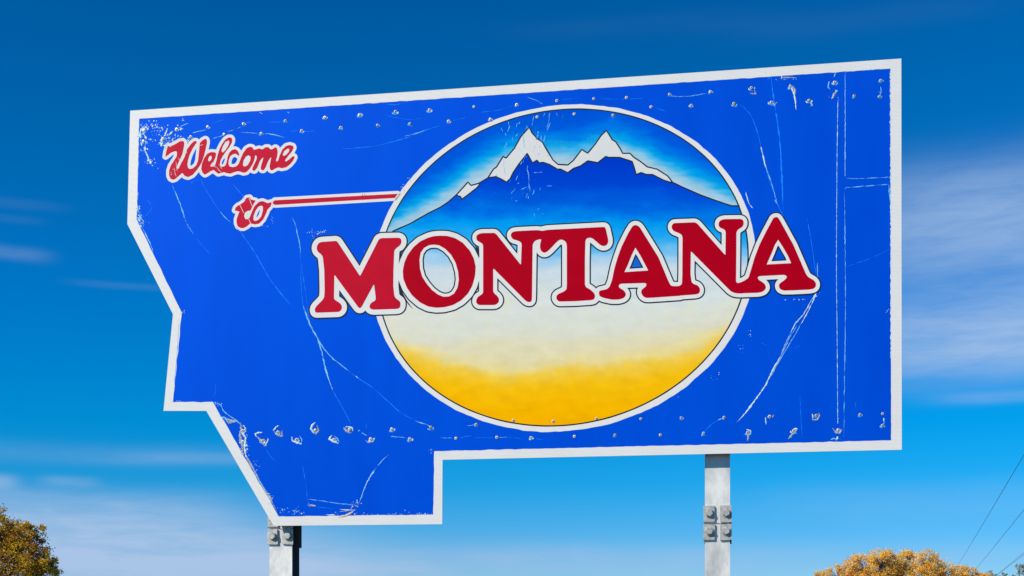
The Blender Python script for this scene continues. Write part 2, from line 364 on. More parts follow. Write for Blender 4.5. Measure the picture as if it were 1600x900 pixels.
def land_col(x, y):
    s = 0
    if y < 470:
        k = max(0, min(1, (440-y)/120))
        s = nn(x, y, 80, 26, 3)*12+nn(x, y, 24, 11, 6)*4*k
        if x < 690: s += (690-x)*0.10*k
        yy = y+s*min(1, max(0, (y-255)/60))
        if x > 1000: yy -= 0.07*(x-1000)*k
    else:
        yt = float(np.interp(x, [595, 650, 700, 760, 860, 960, 1060, 1110, 1160], [520, 532, 537, 531, 528, 525, 518, 506, 488]))+nn(x, y, 90, 30, 3)*6
        ye = float(np.interp(x, [595, 620, 660, 700, 740, 800, 860, 920, 980, 1040, 1090, 1130, 1160], [528, 536, 549, 561, 571, 577, 571, 563, 556, 545, 530, 512, 498]))+nn(x, y, 40, 40, 8)*6+nn(x, y, 12, 12, 18)*1.5
        rough = min(1, max(0, (x-880)/150)); y2 = ye+44+rough*14+nn(x, y, 50, 26, 5)*12
        yy = float(np.interp(y, [470, yt-22, yt+6, ye-5, ye+12+rough*10, y2, 690], [470, 498, 522, 538, 562, 592, 676]))
    c = lerp_cols(LANDC, yy)
    if y > 430:                              # buff streaks rubbed over the pale band
        k = max(0, nn(x, y, 26, 30, 12))*0.5*max(0, 1-(y-430)/150); c = c+(np.array([238, 226, 178])-c)*k*max(0, min(1, (y-430)/40))
        if x < 720: c = c+(np.array([240, 232, 204])-c)*0.4*(720-x)/130*max(0, min(1, (560-y)/60))*max(0, min(1, (y-440)/30))
        if y > 540: c = c*(1+0.025*nn(x, y, 30, 16, 44))
        if y > 640: c = c+(np.array([238, 176, 0])-c)*max(0, nn(x, y, 40, 14, 31))*0.6
    return c*(1+0.02*nn(x, y, 30, 12, 15))
def print_sheet(name, x0, x1, ncol, nrow, top, bot, colf, hh, parent):
    verts = []; cols = []; faces = []
    for i in range(ncol):
        x = x0+(x1-x0)*i/(ncol-1); a, b_ = top(x), bot(x)
        for j in range(nrow):
            y = a+(b_-a)*j/(nrow-1); verts.append(L(x, y, hh)); c = np.clip(colf(x, y), 0, 255)
            cols.append((*pc(*c), 1.0))
    for i in range(ncol-1):
        for j in range(nrow-1):
            a = i*nrow+j; faces.append((a, a+1, a+nrow+1, a+nrow))
    o = mesh_obj(name, verts, faces, m_print, parent)
    ca = o.data.color_attributes.new('pigment', 'FLOAT_COLOR', 'POINT'); ca.data.foreach_set('color', np.array(cols, np.float32).ravel())
    return o
ridge = lambda x: float(np.interp(x, rx, ry))
xs_ok = [x for x in np.linspace(xmin, xmax, 900) if ell_y(x)[0] < ridge(x)]
sx0, sx1 = xs_ok[0], xs_ok[-1]
print_sheet('painted_sky', sx0, sx1, 330, 44, lambda x: ell_y(x)[0], lambda x: max(ridge(x), ell_y(x)[0]+0.01), sky_col, h+0.0007, ring)
print_sheet('painted_plains', xmin, xmax, 300, 170, lambda x: max(ridge(x), ell_y(x)[0]), lambda x: ell_y(x)[1], land_col, h+0.0009, ring)

SNOW1 = [p for p in RIDGE if 762 < p[0] < 1051]+[(1047.5, 285), (1036.7, 281.5), (1019.3, 272.8), (1010, 272.8), (1002, 269.6), (994, 272.9), (991, 262), (987.6, 252.4), (968, 246), (950.8, 246), (946.4, 244.6), (934, 254.3), (918.3, 251.4), (907.4, 259.3), (896.6, 263), (887.2, 269.9), (875.7, 264.4), (870.7, 264.4), (858.4, 257), (849, 253.8), (842.5, 254.5), (839, 250.4), (832, 254.7), (823.8, 239.8), (810.8, 256.4), (802, 269.4), (797, 279.5), (791.7, 284.6), (775.4, 276)]
SNOW2 = [(713, 305), (724.6, 292), (731, 284.5), (736, 289.8), (747.8, 286.6), (749.5, 287.9), (745.7, 293), (731, 304.6), (720.8, 312), (720.3, 307.7)]
for P_ in (SNOW1, SNOW2):
    s_ = loops_prism('snow_cap', [chaikin(P_, 0.8, 1)], h+0.0013, 0.0004, m_snow, ring)

def ribbon(name, pts, width, hh, m, parent, closed=False, ridge_h=0.0, wf=None):
    """hand-drawn line: pts in artwork pixels, width in pixels"""
    n = len(pts); Lp = []; Rp = []; Cp = []
    for i in range(n):
        a = pts[i-1] if (i > 0 or closed) else pts[i]; c = pts[(i+1) % n] if (i < n-1 or closed) else pts[i]
        dx, dy = c[0]-a[0], c[1]-a[1]; l = math.hypot(dx, dy) or 1e-6; ww = width*0.5*(wf(i/max(1, n-1)) if wf else 1)
        x, y = pts[i]; Lp.append(L(x+dy/l*ww, y-dx/l*ww, hh)); Rp.append(L(x-dy/l*ww, y+dx/l*ww, hh)); Cp.append(L(x, y, hh+ridge_h))
    verts = []
    for a, c, b_ in zip(Lp, Cp, Rp): verts += [a, c, b_]
    faces = []
    for i in range(n if closed else n-1):
        a = 3*i; b_ = 3*((i+1) % n); faces += [(a, a+1, b_+1, b_), (a+1, a+2, b_+2, b_+1)]
    return mesh_obj(name, verts, faces, m, parent)
def dens(pts, step=2.0, closed=False):
    o = []; n = len(pts)
    for i in range(n if closed else n-1):
        a, b_ = pts[i], pts[(i+1) % n]; k = max(1, int(math.dist(a, b_)/step))
        for j in range(k): o.append((a[0]+(b_[0]-a[0])*j/k, a[1]+(b_[1]-a[1])*j/k))
    if not closed: o.append(pts[-1])
    return o
ridge_in = [p for p in dens(RIDGE, 1.5) if p[0] > 612 and p[0] < 1156]
lw = lambda s: (lambda t: 1+0.25*noise.noise(Vector((t*40, s, 0))))
ribbon('ridge_line', ridge_in, 2.1, h+0.0017, m_key, ring, wf=lw(1))
ribbon('ridge_line', dens(SNOW1[len([p for p in RIDGE if 762 < p[0] < 1051])-1:]+[SNOW1[0]], 1.5), 2.1, h+0.0019, m_key, ring, wf=lw(3))
ribbon('ridge_line', dens(SNOW2[4:]+[SNOW2[0]], 1.5), 2.0, h+0.0021, m_key, ring, wf=lw(5))

# ---------------------------------------------------------------- lettering
s1 = 1029/160; s2 = 900/140; s3 = 964/150
LET = [
 ('M', 7.9, [Z(480, 360, s1, [(150,116),(295,106),(312,125),(532,460),(722,88),(745,78),(925,74),(945,88),(950,120),(935,150),(890,185),(876,205),(868,400),(866,560),(878,665),(900,690),(935,715),(940,745),(932,780),(905,790),(720,796),(660,798),(630,785),(625,760),(640,730),(685,705),(690,680),(672,540),(545,775),(530,784),(515,775),(274,445),(270,690),(290,705),(335,735),(352,765),(345,800),(320,820),(90,828),(78,815),(78,785),(95,760),(155,700),(172,670),(176,600),(172,400),(158,270),(145,245),(115,222),(98,200),(96,165),(110,135),(130,120)])]),
 ('O', 7.6, [Z(610, 350, s1, [(490,118),(570,120),(650,142),(730,190),(800,270),(840,350),(858,430),(852,520),(825,620),(780,700),(710,770),(630,815),(540,838),(460,842),(380,830),(300,790),(220,720),(165,640),(130,550),(125,470),(140,390),(175,310),(230,235),(300,175),(380,138),(430,124)]),
             Z(610, 350, s1, [(440,208),(490,215),(550,250),(610,310),(655,390),(680,480),(688,560),(675,640),(640,700),(590,728),(535,732),(480,710),(420,665),(365,600),(320,530),(298,450),(293,360),(305,290),(340,240),(390,213)])]),
 ('N', 6.2, [Z(730, 350, s2, [(115,100),(150,92),(275,90),(295,105),(540,412),(548,200),(535,180),(500,165),(460,155),(438,125),(440,98),(460,78),(500,72),(700,62),(790,74),(790,158),(725,155),(690,165),(665,190),(658,215),(652,700),(650,765),(640,785),(610,785),(585,770),(262,445),(262,680),(275,700),(305,725),(322,755),(318,785),(295,808),(270,815),(115,815),(92,795),(90,765),(105,735),(150,705),(160,690),(160,215),(150,195),(110,175),(92,155),(92,120)])]),
 ('T', 7.2, [Z(830, 345, s2, [(105,105),(125,100),(160,92),(735,62),(748,75),(775,195),(772,225),(755,248),(725,256),(695,245),(620,180),(595,170),(560,175),(545,200),(540,400),(540,640),(548,665),(600,695),(635,730),(643,760),(632,790),(600,798),(450,808),(280,812),(258,795),(250,765),(265,740),(330,710),(355,690),(358,640),(358,250),(350,215),(325,195),(295,188),(265,205),(180,295),(150,318),(125,322),(100,305),(88,270),(90,230),(100,200),(100,150)])]),
 ('A', 6.6, [Z(920, 340, s2, [(440,85),(470,73),(500,85),(520,110),(700,400),(805,650),(825,685),(870,690),(925,690),(925,786),(600,808),(565,805),(540,785),(525,755),(530,725),(570,695),(580,675),(572,658),(320,665),(300,680),(305,705),(350,730),(372,760),(370,790),(345,812),(300,824),(230,825),(150,808),(108,790),(100,755),(108,735),(180,720),(205,700),(230,640),(260,500),(290,400),(330,290),(400,150)]),
             Z(920, 340, s2, [(468,303),(520,385),(570,480),(597,532),(358,548),(395,470),(430,380)])]),
 ('N', 6.0, [Z(1030, 335, s1, [(150,88),(360,80),(385,95),(665,412),(668,170),(650,150),(610,135),(595,110),(600,75),(625,55),(660,48),(820,46),(845,60),(850,95),(838,125),(790,155),(776,180),(775,400),(772,680),(790,692),(810,690),(830,685),(850,795),(780,795),(740,785),(710,765),(318,370),(315,600),(325,680),(345,700),(385,712),(408,740),(412,770),(400,795),(370,805),(150,821),(150,722),(205,720),(228,700),(232,600),(234,230),(225,205),(200,190),(145,168),(125,140),(125,115),(135,98)])]),
 ('A', 6.2, [Z(1140, 325, s3, [(440,100),(465,90),(485,95),(505,125),(640,370),(770,670),(790,695),(845,725),(868,755),(866,790),(845,812),(800,820),(640,828),(540,830),(505,815),(493,785),(500,760),(550,725),(575,700),(570,680),(545,672),(300,685),(280,697),(290,720),(345,755),(365,785),(362,815),(335,840),(290,852),(90,858),(50,853),(50,758),(105,750),(150,730),(190,700),(215,620),(250,500),(300,370),(370,230)]),
             Z(1140, 325, s3, [(487,320),(530,385),(585,480),(618,555),(372,568),(420,460),(455,370)])]),
]
step = 0.6
GX = np.arange(460, 1300, step); GY = np.arange(318, 512, step)
fld = np.full((len(GY), len(GX)), 50.0); hole = np.full(fld.shape, 50.0)
letters = []
for ch, off, loops in LET:
    loops = [chaikin(lp, 1.3 if k == 0 else 0.5, 2) for k, lp in enumerate(loops)]
    letters.append((ch, loops))
    X0 = min(p[0] for p in loops[0])-12; X1 = max(p[0] for p in loops[0])+12
    a, b_ = np.searchsorted(GX, X0), np.searchsorted(GX, X1)
    f = sdf(loops, GX[a:b_], GY)
    inh = np.zeros(f.shape, bool)
    for hl in loops[1:]: inh |= sdf([hl], GX[a:b_], GY) < 0
    f = np.where(inh, f-4.6, f-off)
    fld[:, a:b_] = np.minimum(fld[:, a:b_], f)
white_l = contour(fld, GX, GY); key_l = contour(fld-2.0, GX, GY)
hb = h+0.0026
backing = loops_prism('lettering', white_l, hb+0.0004, 0.0004, m_white, root)
backing['label'] = 'bold red slab lettering reading MONTANA on a white outline'
loops_prism('keyline', key_l, hb, 0.0004, m_key, backing)
for k, (ch, loops) in enumerate(letters):
    o = loops_prism('letter', loops, hb+0.0008+0.00015*(k % 2), 0.0004, m_redM if k == 0 else m_red, backing)
    o['label'] = 'red letter %s' % ch
for wd in ([(624.2,443),(624.2,459),(631,465),(638,476),(646,484),(636,470),(629,457)], [(742.5,384),(748.8,389),(749.2,402),(745,394)], [(624.3,393),(624.6,403),(627,397),(628.2,391)]):
    loops_prism('keyline', [wd], hb+0.0006, 0.0002, m_key, backing)
loops_prism('letter_counter', [[(993.2, 396), (1008, 425), (980, 426)]], h+0.0013, 0.0004, m_blue_in, backing)

WEL_W = Z(250, 200, 9, [(75,408),(85,340),(108,255),(170,248),(225,222),(275,188),(325,180),(343,205),(338,260),(315,370),(250,510),(232,555),(240,576),(260,572),(300,490),(345,410),(380,300),(440,220),(480,185),(510,180),(518,205),(495,235),(460,290),(420,370),(395,450),(385,510),(395,560),(420,578),(460,568),(510,525),(535,460),(545,370),(553,290),(560,210),(600,170),(640,150),(658,165),(662,200),(645,290),(620,390),(590,480),(560,530),(520,590),(460,660),(400,690),(355,680),(325,645),(312,632),(270,670),(220,715),(180,730),(145,710),(128,670),(128,600),(150,530),(190,470),(235,400),(240,350),(230,325),(200,330),(150,350),(110,385)])
r2 = lambda p: Z(310, 200, 10, p)
r3 = lambda p: Z(380, 200, 10, p)
WEL_E = r2([(45,640),(55,560),(90,470),(140,400),(200,375),(260,380),(278,400),(270,450),(240,520),(200,570),(185,590),(200,605),(240,600),(265,570),(285,500),(300,420),(330,330),(370,250),(420,180),(470,148),(510,148),(530,175),(525,225),(490,290),(430,370),(380,440),(345,510),(335,570),(350,600),(380,608),(420,590),(440,540),(455,460),(480,390),(520,345),(570,330),(610,350),(635,395),(640,440),(620,430),(590,405),(550,405),(500,440),(475,500),(470,560),(485,600),(540,612),(590,600),(630,560),(660,480),(700,390),(750,320),(800,292),(845,300),(865,340)])+\
 r3([(200,335),(250,318),(300,335),(350,300),(395,300),(430,335),(460,330),(500,300),(525,310),(540,370),(530,450),(510,510),(520,525),(545,510),(570,430),(610,340),(670,280),(730,265),(780,280),(790,310),(760,370),(700,440),(650,510),(670,525),(720,490),(770,445),(798,440),(805,460),(780,510),(730,570),(670,615),(600,630),(550,615),(500,635),(450,665),(420,650),(412,600),(430,500),(440,460),(420,470),(390,520),(350,620),(320,660),(290,660),(272,630),(285,570),(310,490),(315,465),(300,465),(260,520),(220,620),(180,670),(150,665),(140,640),(160,590),(200,510),(215,460),(205,430),(185,430),(180,480),(150,560),(100,640),(50,690),(0,700)])+\
 r2([(680,690),(620,675),(560,690),(500,715),(440,705),(400,690),(360,700),(310,715),(270,685),(240,655),(190,675),(140,710),(100,730),(65,700)])
HOLES = [r2([(195,430),(210,455),(200,500),(165,525),(150,500),(165,450)]), r2([(470,195),(485,215),(470,270),(420,350),(380,385),(360,360),(380,290),(420,220)]),
         r2([(780,425),(815,450),(810,510),(770,580),(720,605),(695,580),(705,510),(740,450)]), r3([(700,320),(722,330),(715,370),(670,420),(630,438),(618,415),(640,360)])]
WEL_E = chaikin(WEL_E, 0.5, 1); WEL_W = chaikin(WEL_W, 0.5, 1); HOLES = [chaikin(p, 0.5, 1) for p in HOLES]
def outlined(name, groups, off, hh, mr, label, kk=0.4):
    xs = [p[0] for gl in groups for p in gl[0]]; ys = [p[1] for gl in groups for p in gl[0]]
    ax = np.arange(min(xs)-8, max(xs)+8, kk); ay = np.arange(min(ys)-8, max(ys)+8, kk); f = np.full((len(ay), len(ax)), 50.0)
    for gl in groups: f = np.minimum(f, sdf(gl, ax, ay)-off)
    # hand-cut edge wobble
    wob = np.array([[noise.noise(Vector((x*0.35, y*0.35, 3)))*0.45 for x in ax[::4]] for y in ay[::4]])
    wob = np.repeat(np.repeat(wob, 4, 0), 4, 1)[:len(ay), :len(ax)]
    b_ = loops_prism(name, contour(f, ax, ay), hh, 0.0005, m_white, root); b_['label'] = label
    for i, gl in enumerate(groups): loops_prism('script_letters', gl, hh+0.0004+0.0001*(i % 2), 0.0004, mr, b_)
    return b_
welcome_bk = outlined('script_word', [[WEL_W], [WEL_E]+HOLES], 4.6, 0.0009, m_red2, 'red handwritten word Welcome outlined in white')
for q_ in ([(405,470),(415,490),(400,530),(385,560),(365,572),(365,545),(385,500)], [(570,462),(582,490),(560,525),(545,555),(525,550),(525,515),(545,475)]):
    loops_prism('letter_counter', [chaikin(r2(q_), 0.4, 1)], 0.0009+0.0003, 0.0002, m_blue, welcome_bk)
TO = Z(355, 290, 11.25, [(130,440),(150,385),(190,350),(250,320),(300,280),(340,215),(400,205),(415,245),(500,262),(440,370),(415,435),(350,448),(310,480),(298,540),(320,590),(365,590),(395,560),(430,470),(480,360),(560,285),(620,272),(680,295),(715,310),(775,290),(780,320),(760,370),(710,420),(680,500),(630,600),(560,670),(490,682),(430,670),(410,660),(350,715),(290,748),(230,745),(185,715),(165,660),(165,590),(190,520),(215,455),(170,445)])
TOH = Z(355, 290, 11.25, [(600,350),(628,370),(628,430),(600,540),(550,600),(490,625),(460,600),(465,530),(500,440),(550,370)])
BAR = [(426.2, 316), (429, 313), (621.5, 302.8), (617, 309.3), (430, 320.2), (427, 319)]
to_bk = outlined('script_word', [[chaikin(TO, 0.5, 1), chaikin(TOH, 0.5, 1)], [BAR]], 4.5, 0.0009, m_red2, 'red handwritten word to with a long tail stroke outlined in white')
for a, b_ in (((374.5, 319.5), (381, 333)), ((389, 309), (394, 322)), ((388.5, 342), (392, 349.5)), ((425, 313), (426, 321)), ((566, 303), (567, 313)), ((570, 303), (571, 312))):
    ribbon('crease', dens([a, b_], 1.5), 0.8, 0.0018, m_snow if a[0] < 500 else m_red2, root, ridge_h=0.0004)

# ---------------------------------------------------------------- rivets, torn film, creases
hr = 0.003
RIV = [(225.5,203.3,'t'),(224,220.8,'t'),(254.6,217,'t'),(276,202,'t'),(298,213.9,'s'),(324.5,198.2,'s'),(350.2,210,''),(380.4,193.5,'s'),(408.2,208.6,'d'),(446,188.7,'d'),(471.5,204.4,'s'),
 (507.5,183.5,'s'),(532.5,199.5,'s'),(561.5,179.5,'S'),(590,195.5,'d'),(618,174.6,'S'),(640.6,193.5,'d'),(671.2,171.7,'S'),(701,189.7,'s'),(740.6,167,''),(766,186.3,'s'),(807.3,163.6,'s'),(839.4,183,''),(870.2,157.6,''),
 (897.3,178.4,''),(927.8,154.4,''),(957.8,180.4,'d'),(978.9,152.7,''),(1017.3,167.3,''),(1046,147.5,'d'),(1080,165,'s'),(1109.9,143.5,'s'),(1146.7,162,'D'),(1174,137.3,'S'),(1205.3,160,'S'),(1234.7,135.5,'T'),(1264,156.8,'S'),(1304,128.8,'T'),(1334.7,150,'d'),(1376,125.9,'s'),(1374.7,150.7,'d'),
 (379.5,673,'T'),(379.5,690,'T'),(410.4,689,'T'),(434.4,675.4,'T'),(463.5,687,'S'),(492.6,672,'T'),(522,687,'T'),(546,671.4,'S'),(579,686,'S'),(612,670.5,'S'),(640,686,'S'),(673,667.5,'D'),(712.5,685,''),
 (744.3,663.4,'d'),(776.3,683.4,''),(802,657,''),(830,684,'s'),(864.4,658.5,''),(897.5,682,''),(932,654,''),(961,679.8,'d'),(1001.3,654.6,''),(1031.9,679.8,''),(1064.6,653,'d'),(1099.6,676.8,'d'),(1131.4,652.4,'d'),
 (1168.3,676,'S'),(1202.7,650.7,'s'),(1240,673.3,'S'),(1275.5,649.3,'D'),(1309.9,672,'S'),(1344,648,'d'),(1379.2,646.7,''),(1378.7,665.3,'d')]
def lathe(prof, n):
    v = []; f = []; mi = []
    for r_, y_ in prof:
        for k in range(n): a = 2*math.pi*k/n; v.append((r_*math.cos(a), y_, r_*math.sin(a)))
    for i in range(len(prof)-1):
        for k in range(n):
            k2 = (k+1) % n; f.append((i*n+k, i*n+k2, (i+1)*n+k2, (i+1)*n+k)); mi.append(0)
    v.append((0, prof[-1][1], 0)); c = len(v)-1
    for k in range(n): f.append(((len(prof)-1)*n+k, (len(prof)-1)*n+(k+1) % n, c)); mi.append(1)
    return v, f, mi
rv = lathe([(0.0092, 0.0), (0.0090, -0.0016), (0.0070, -0.0032), (0.0040, -0.0036), (0.0030, -0.0024)], 10)
riv_me = {}
for nm, mm in (('bright', [m_rivet, m_dark]), ('grimy', [m_bolt, m_dark])):
    me = bpy.data.meshes.new('rivet'); me.from_pydata(rv[0], [], rv[1]); [me.materials.append(q) for q in mm]
    mi = list(rv[2])
    for i in range(30, 40): mi[i] = 1
    me.polygons.foreach_set('material_index', mi); riv_me[nm] = me
rs = random.Random(3)
E_c = np.mean(ell(E_out, 64), 0)
def in_emblem(x, y): return ((x-880)/291)**2+((y-418)/257)**2 < 1
def blob(x, y, rx_, ry_, rot, hh, m, name, parent, lift=0.0, n=11, jag=0.45):
    """a torn scrap of film, optionally curled up at its rim"""
    pts = [L(x, y, hh+lift*0.3)]
    for k in range(n):
        a = 2*math.pi*k/n; q = 1+rs.uniform(-jag, jag); u, v = math.cos(a)*rx_*q, math.sin(a)*ry_*q
        pts.append(L(x+u*math.cos(rot)-v*math.sin(rot), y+u*math.sin(rot)+v*math.cos(rot), hh+(lift*rs.random() if k % 2 else 0)))
    return mesh_obj(name, pts, [(0, k+1, (k+1) % n+1) for k in range(n)], m, parent)
def flap(pts, hh, lift, m, parent, wd=1.8):
    """a curled strip of peeled film along a short path"""
    pts = dens(pts, 0.9); n = len(pts)
    pts = [(x+rs.uniform(-.25, .25), y+rs.uniform(-.25, .25)) for x, y in pts]
    return ribbon('torn_film', pts, wd, hh, m, parent, ridge_h=lift, wf=lambda t: max(0.15, math.sin(math.pi*min(1, max(0, 0.06+t*0.9)))**0.6)*(1+rs.uniform(-.35, .35)))
for x, y, kd in RIV:
    base = 0.0028 if in_emblem(x, y) else 0.0014
    if kd in ('t', 's', 'S', 'T', 'D', 'd'):
        big = kd in 'STD'
        r0 = 3.3 if big else 2.5
        blob(x+0.5, y+0.7, r0*1.05, r0*0.95, rs.random()*3, base-0.0005, m_dark if (kd in 'dD' or rs.random() < .35) else m_rip, 'torn_film', root, jag=0.3)  # scrap set slightly down and right of the rivet, dark on some
        # the sheeting is split and curled in arcs round the fixing
        for side in ((-1, 1) if big or rs.random() < .65 else (rs.choice((-1, 1)),)):
            a0 = (math.pi*0.95 if side < 0 else 0.05)+rs.uniform(-.5, .4); sw_ = -side*rs.uniform(0.7, 1.3)*(-1)
            R0 = r0*rs.uniform(1.15, 1.5)
            pts = [(x+R0*(1+.25*q)*math.cos(a0+side*q*0.9*(1 if side > 0 else 1)), y+R0*0.8*math.sin(a0+side*q*0.9)) for q in (0, .5, 1, 1.3)]
            flap(pts, base, 0.003, m_pale if kd in 'dD' or rs.random() < .35 else m_chip, root, 2.0 if big else 1.5)
        blob(x+rs.uniform(-1, 1), y+r0*1.2, r0*1.2, r0*0.35, rs.uniform(-.3, .3), base-0.0003, m_faint, 'torn_film', root, jag=0.5)
    o = bpy.data.objects.new('rivet', riv_me['grimy' if kd in ('d', 'D') else 'bright']); link(o, root); p = L(x, y, base-0.0004); o.location = p
    s_ = scl(x)/0.004*rs.uniform(1.0, 1.18); o.scale = (s_, 1.0, s_); o.rotation_euler = (rs.uniform(-.1, .1), rs.random()*6, rs.uniform(-.1, .1))
# larger peeled flaps beside particular rivets
FL = [([(1234,131),(1238,140),(1241,148),(1243,158),(1244,172)], 2.2, m_chip), ([(1219,123),(1226,121),(1236,121),(1245,122)], 1.8, m_rip), ([(1222,117),(1221,124)], 1.6, m_chip), ([(1238,134),(1242,140),(1242,150)], 3.0, m_rip),
 ([(1306,113),(1303,121)], 1.6, m_pale), ([(1296,127),(1294,136),(1297,140)], 2.2, m_pale), ([(1308,142),(1303,148),(1300,155)], 3.4, m_rip), ([(1305,141),(1309,143)], 2.4, m_chip),
 ([(1266,160),(1270,165),(1266,166)], 1.8, m_pale), ([(1179,141),(1181,147),(1172,146)], 1.9, m_rip), ([(1214,160),(1209,166)], 1.6, m_rip), ([(1376,135),(1377,144),(1374,150)], 1.2, m_pale),
 ([(401,683),(399,678),(404,676),(410,676)], 2.4, m_chip), ([(402,682),(408,689),(414,697)], 3.2, m_rip), ([(413,698),(418,690),(419,684)], 1.6, m_chip),
 ([(427,673),(432,667),(436,665)], 2.4, m_chip), ([(428,674),(434,680),(441,682),(441,672)], 2.2, m_rip), ([(456,682),(457,689),(465,692),(472,694)], 2.6, m_chip), ([(470,694),(472,687),(468,681)], 1.3, m_pale),
 ([(493,660),(488,664),(486,670),(490,677)], 2.9, m_chip), ([(488,671),(494,678),(498,673),(495,664)], 2.6, m_rip), ([(519,680),(514,686),(520,689),(529,693)], 2.6, m_chip), ([(530,692),(528,686),(522,681)], 1.3, m_pale),
 ([(537,668),(541,673),(548,677)], 3.4, m_rip), ([(540,667),(550,668),(552,673)], 2.2, m_chip), ([(562,672),(560,674)], 2, m_pale), ([(572,688),(574,691),(583,690),(586,684)], 2, m_rip),
 ([(376,660),(377,672),(375,680),(377,690),(380,706)], 3.6, m_rip), ([(380,664),(384,670),(378,676),(384,684),(382,700),(385,716)], 2.6, m_chip), ([(344,651),(352,653),(358,663)], 2.2, m_pale), ([(354,655),(362,658),(370,659)], 4.2, m_rip),
 ([(1301,669),(1306,676),(1312,677),(1316,671)], 2.0, m_rip), ([(1309,682),(1308,687)], 3.2, m_chip), ([(1298,687),(1303,685),(1308,688)], 2.0, m_pale), ([(1246,671),(1238,679),(1232,686)], 3.2, m_rip), ([(1246,670),(1240,670)], 2, m_chip),
 ([(1269,651),(1270,656),(1277,656),(1281,649),(1279,645)], 2.2, m_rip), ([(1269,646),(1270,652)], 1.3, m_chip), ([(1170,678),(1168,689)], 3.0, m_rip), ([(1166,671),(1173,673),(1173,679)], 1.6, m_chip), ([(1196,652),(1197,663)], 1.8, m_chip), ([(1209,648),(1207,653)], 1.5, m_rip),
 ([(1381,653),(1381,659)], 1.6, m_chip), ([(552,787),(548,797),(530,800)], 1.4, m_rip), ([(529,808),(540,806),(553,799)], 3.6, mat('weathered_tan_film', (0.55, 0.45, 0.38), 0.6)), ([(484,789),(494,791)], 3.0, m_rip), ([(531,796),(545,797),(556,797)], 1.2, m_chip),
 ([(523,804),(515,805),(510,804)], 1.4, m_chip), ([(225,232),(229,240),(234,252)], 2.2, m_chip), ([(262,200),(258,211),(255,214)], 1.8, m_chip), ([(255,222),(251,229)], 3.0, m_chip), ([(270,205),(264,212)], 2.4, m_chip), ([(281,200),(286,202)], 1.5, m_chip),
 ([(296,218),(293,223)], 2.2, m_chip), ([(1195,110),(1196,116)], 1.2, m_snow), ([(221,201),(219,208),(221,215)], 2.4, m_chip), ([(220,222),(222,228)], 2, m_chip), ([(1377,664),(1383,660)], 1.2, m_pale)]
for pts, wd, m in FL: flap(pts, 0.0016, 0.004 if wd > 2 else 0.0022, m, root, wd)

def smooth_path(pts, step=1.6):
    if len(pts) < 3: return dens(pts, step)
    P = [pts[0]]+list(pts)+[pts[-1]]; o = []
    for i in range(1, len(P)-2):
        p0, p1, p2, p3 = P[i-1:i+3]; k = max(2, int(math.dist(p1, p2)/step))
        for j in range(k):
            t = j/k; o.append(tuple(0.5*((2*b_)+(-a+c)*t+(2*a-5*b_+4*c-d)*t*t+(-a+3*b_-3*c+d)*t**3) for a, b_, c, d in zip(p0, p1, p2, p3)))
    o.append(pts[-1]); return o
def crease(pts, wd, m, jit=0.25, gap=0.0, hh=0.0012, taper=True, lift=0.0012):
    lift = 0.0003 if m is m_faint else lift
    P = [(x+rs.gauss(0, jit), y+rs.gauss(0, jit)) for x, y in smooth_path(pts)]
    sd = rs.random()*99; P_n = len(P)
    def wf(t):
        q = 0.75+0.9*noise.noise(Vector((t*P_n*0.22, sd, 0)))+rs.uniform(-.2, .2)
        if taper: q *= min(1, 6*t+0.12)*min(1, 6*(1-t)+0.12)
        if gap and noise.noise(Vector((t*P_n*0.3, sd+7, 0))) < gap-0.5: q *= 0.25
        return max(0.10, q)
    return ribbon('crease', P, wd, hh, m, root, ridge_h=lift, wf=wf)
W_, P__, F_ = m_chip, m_pale, m_faint
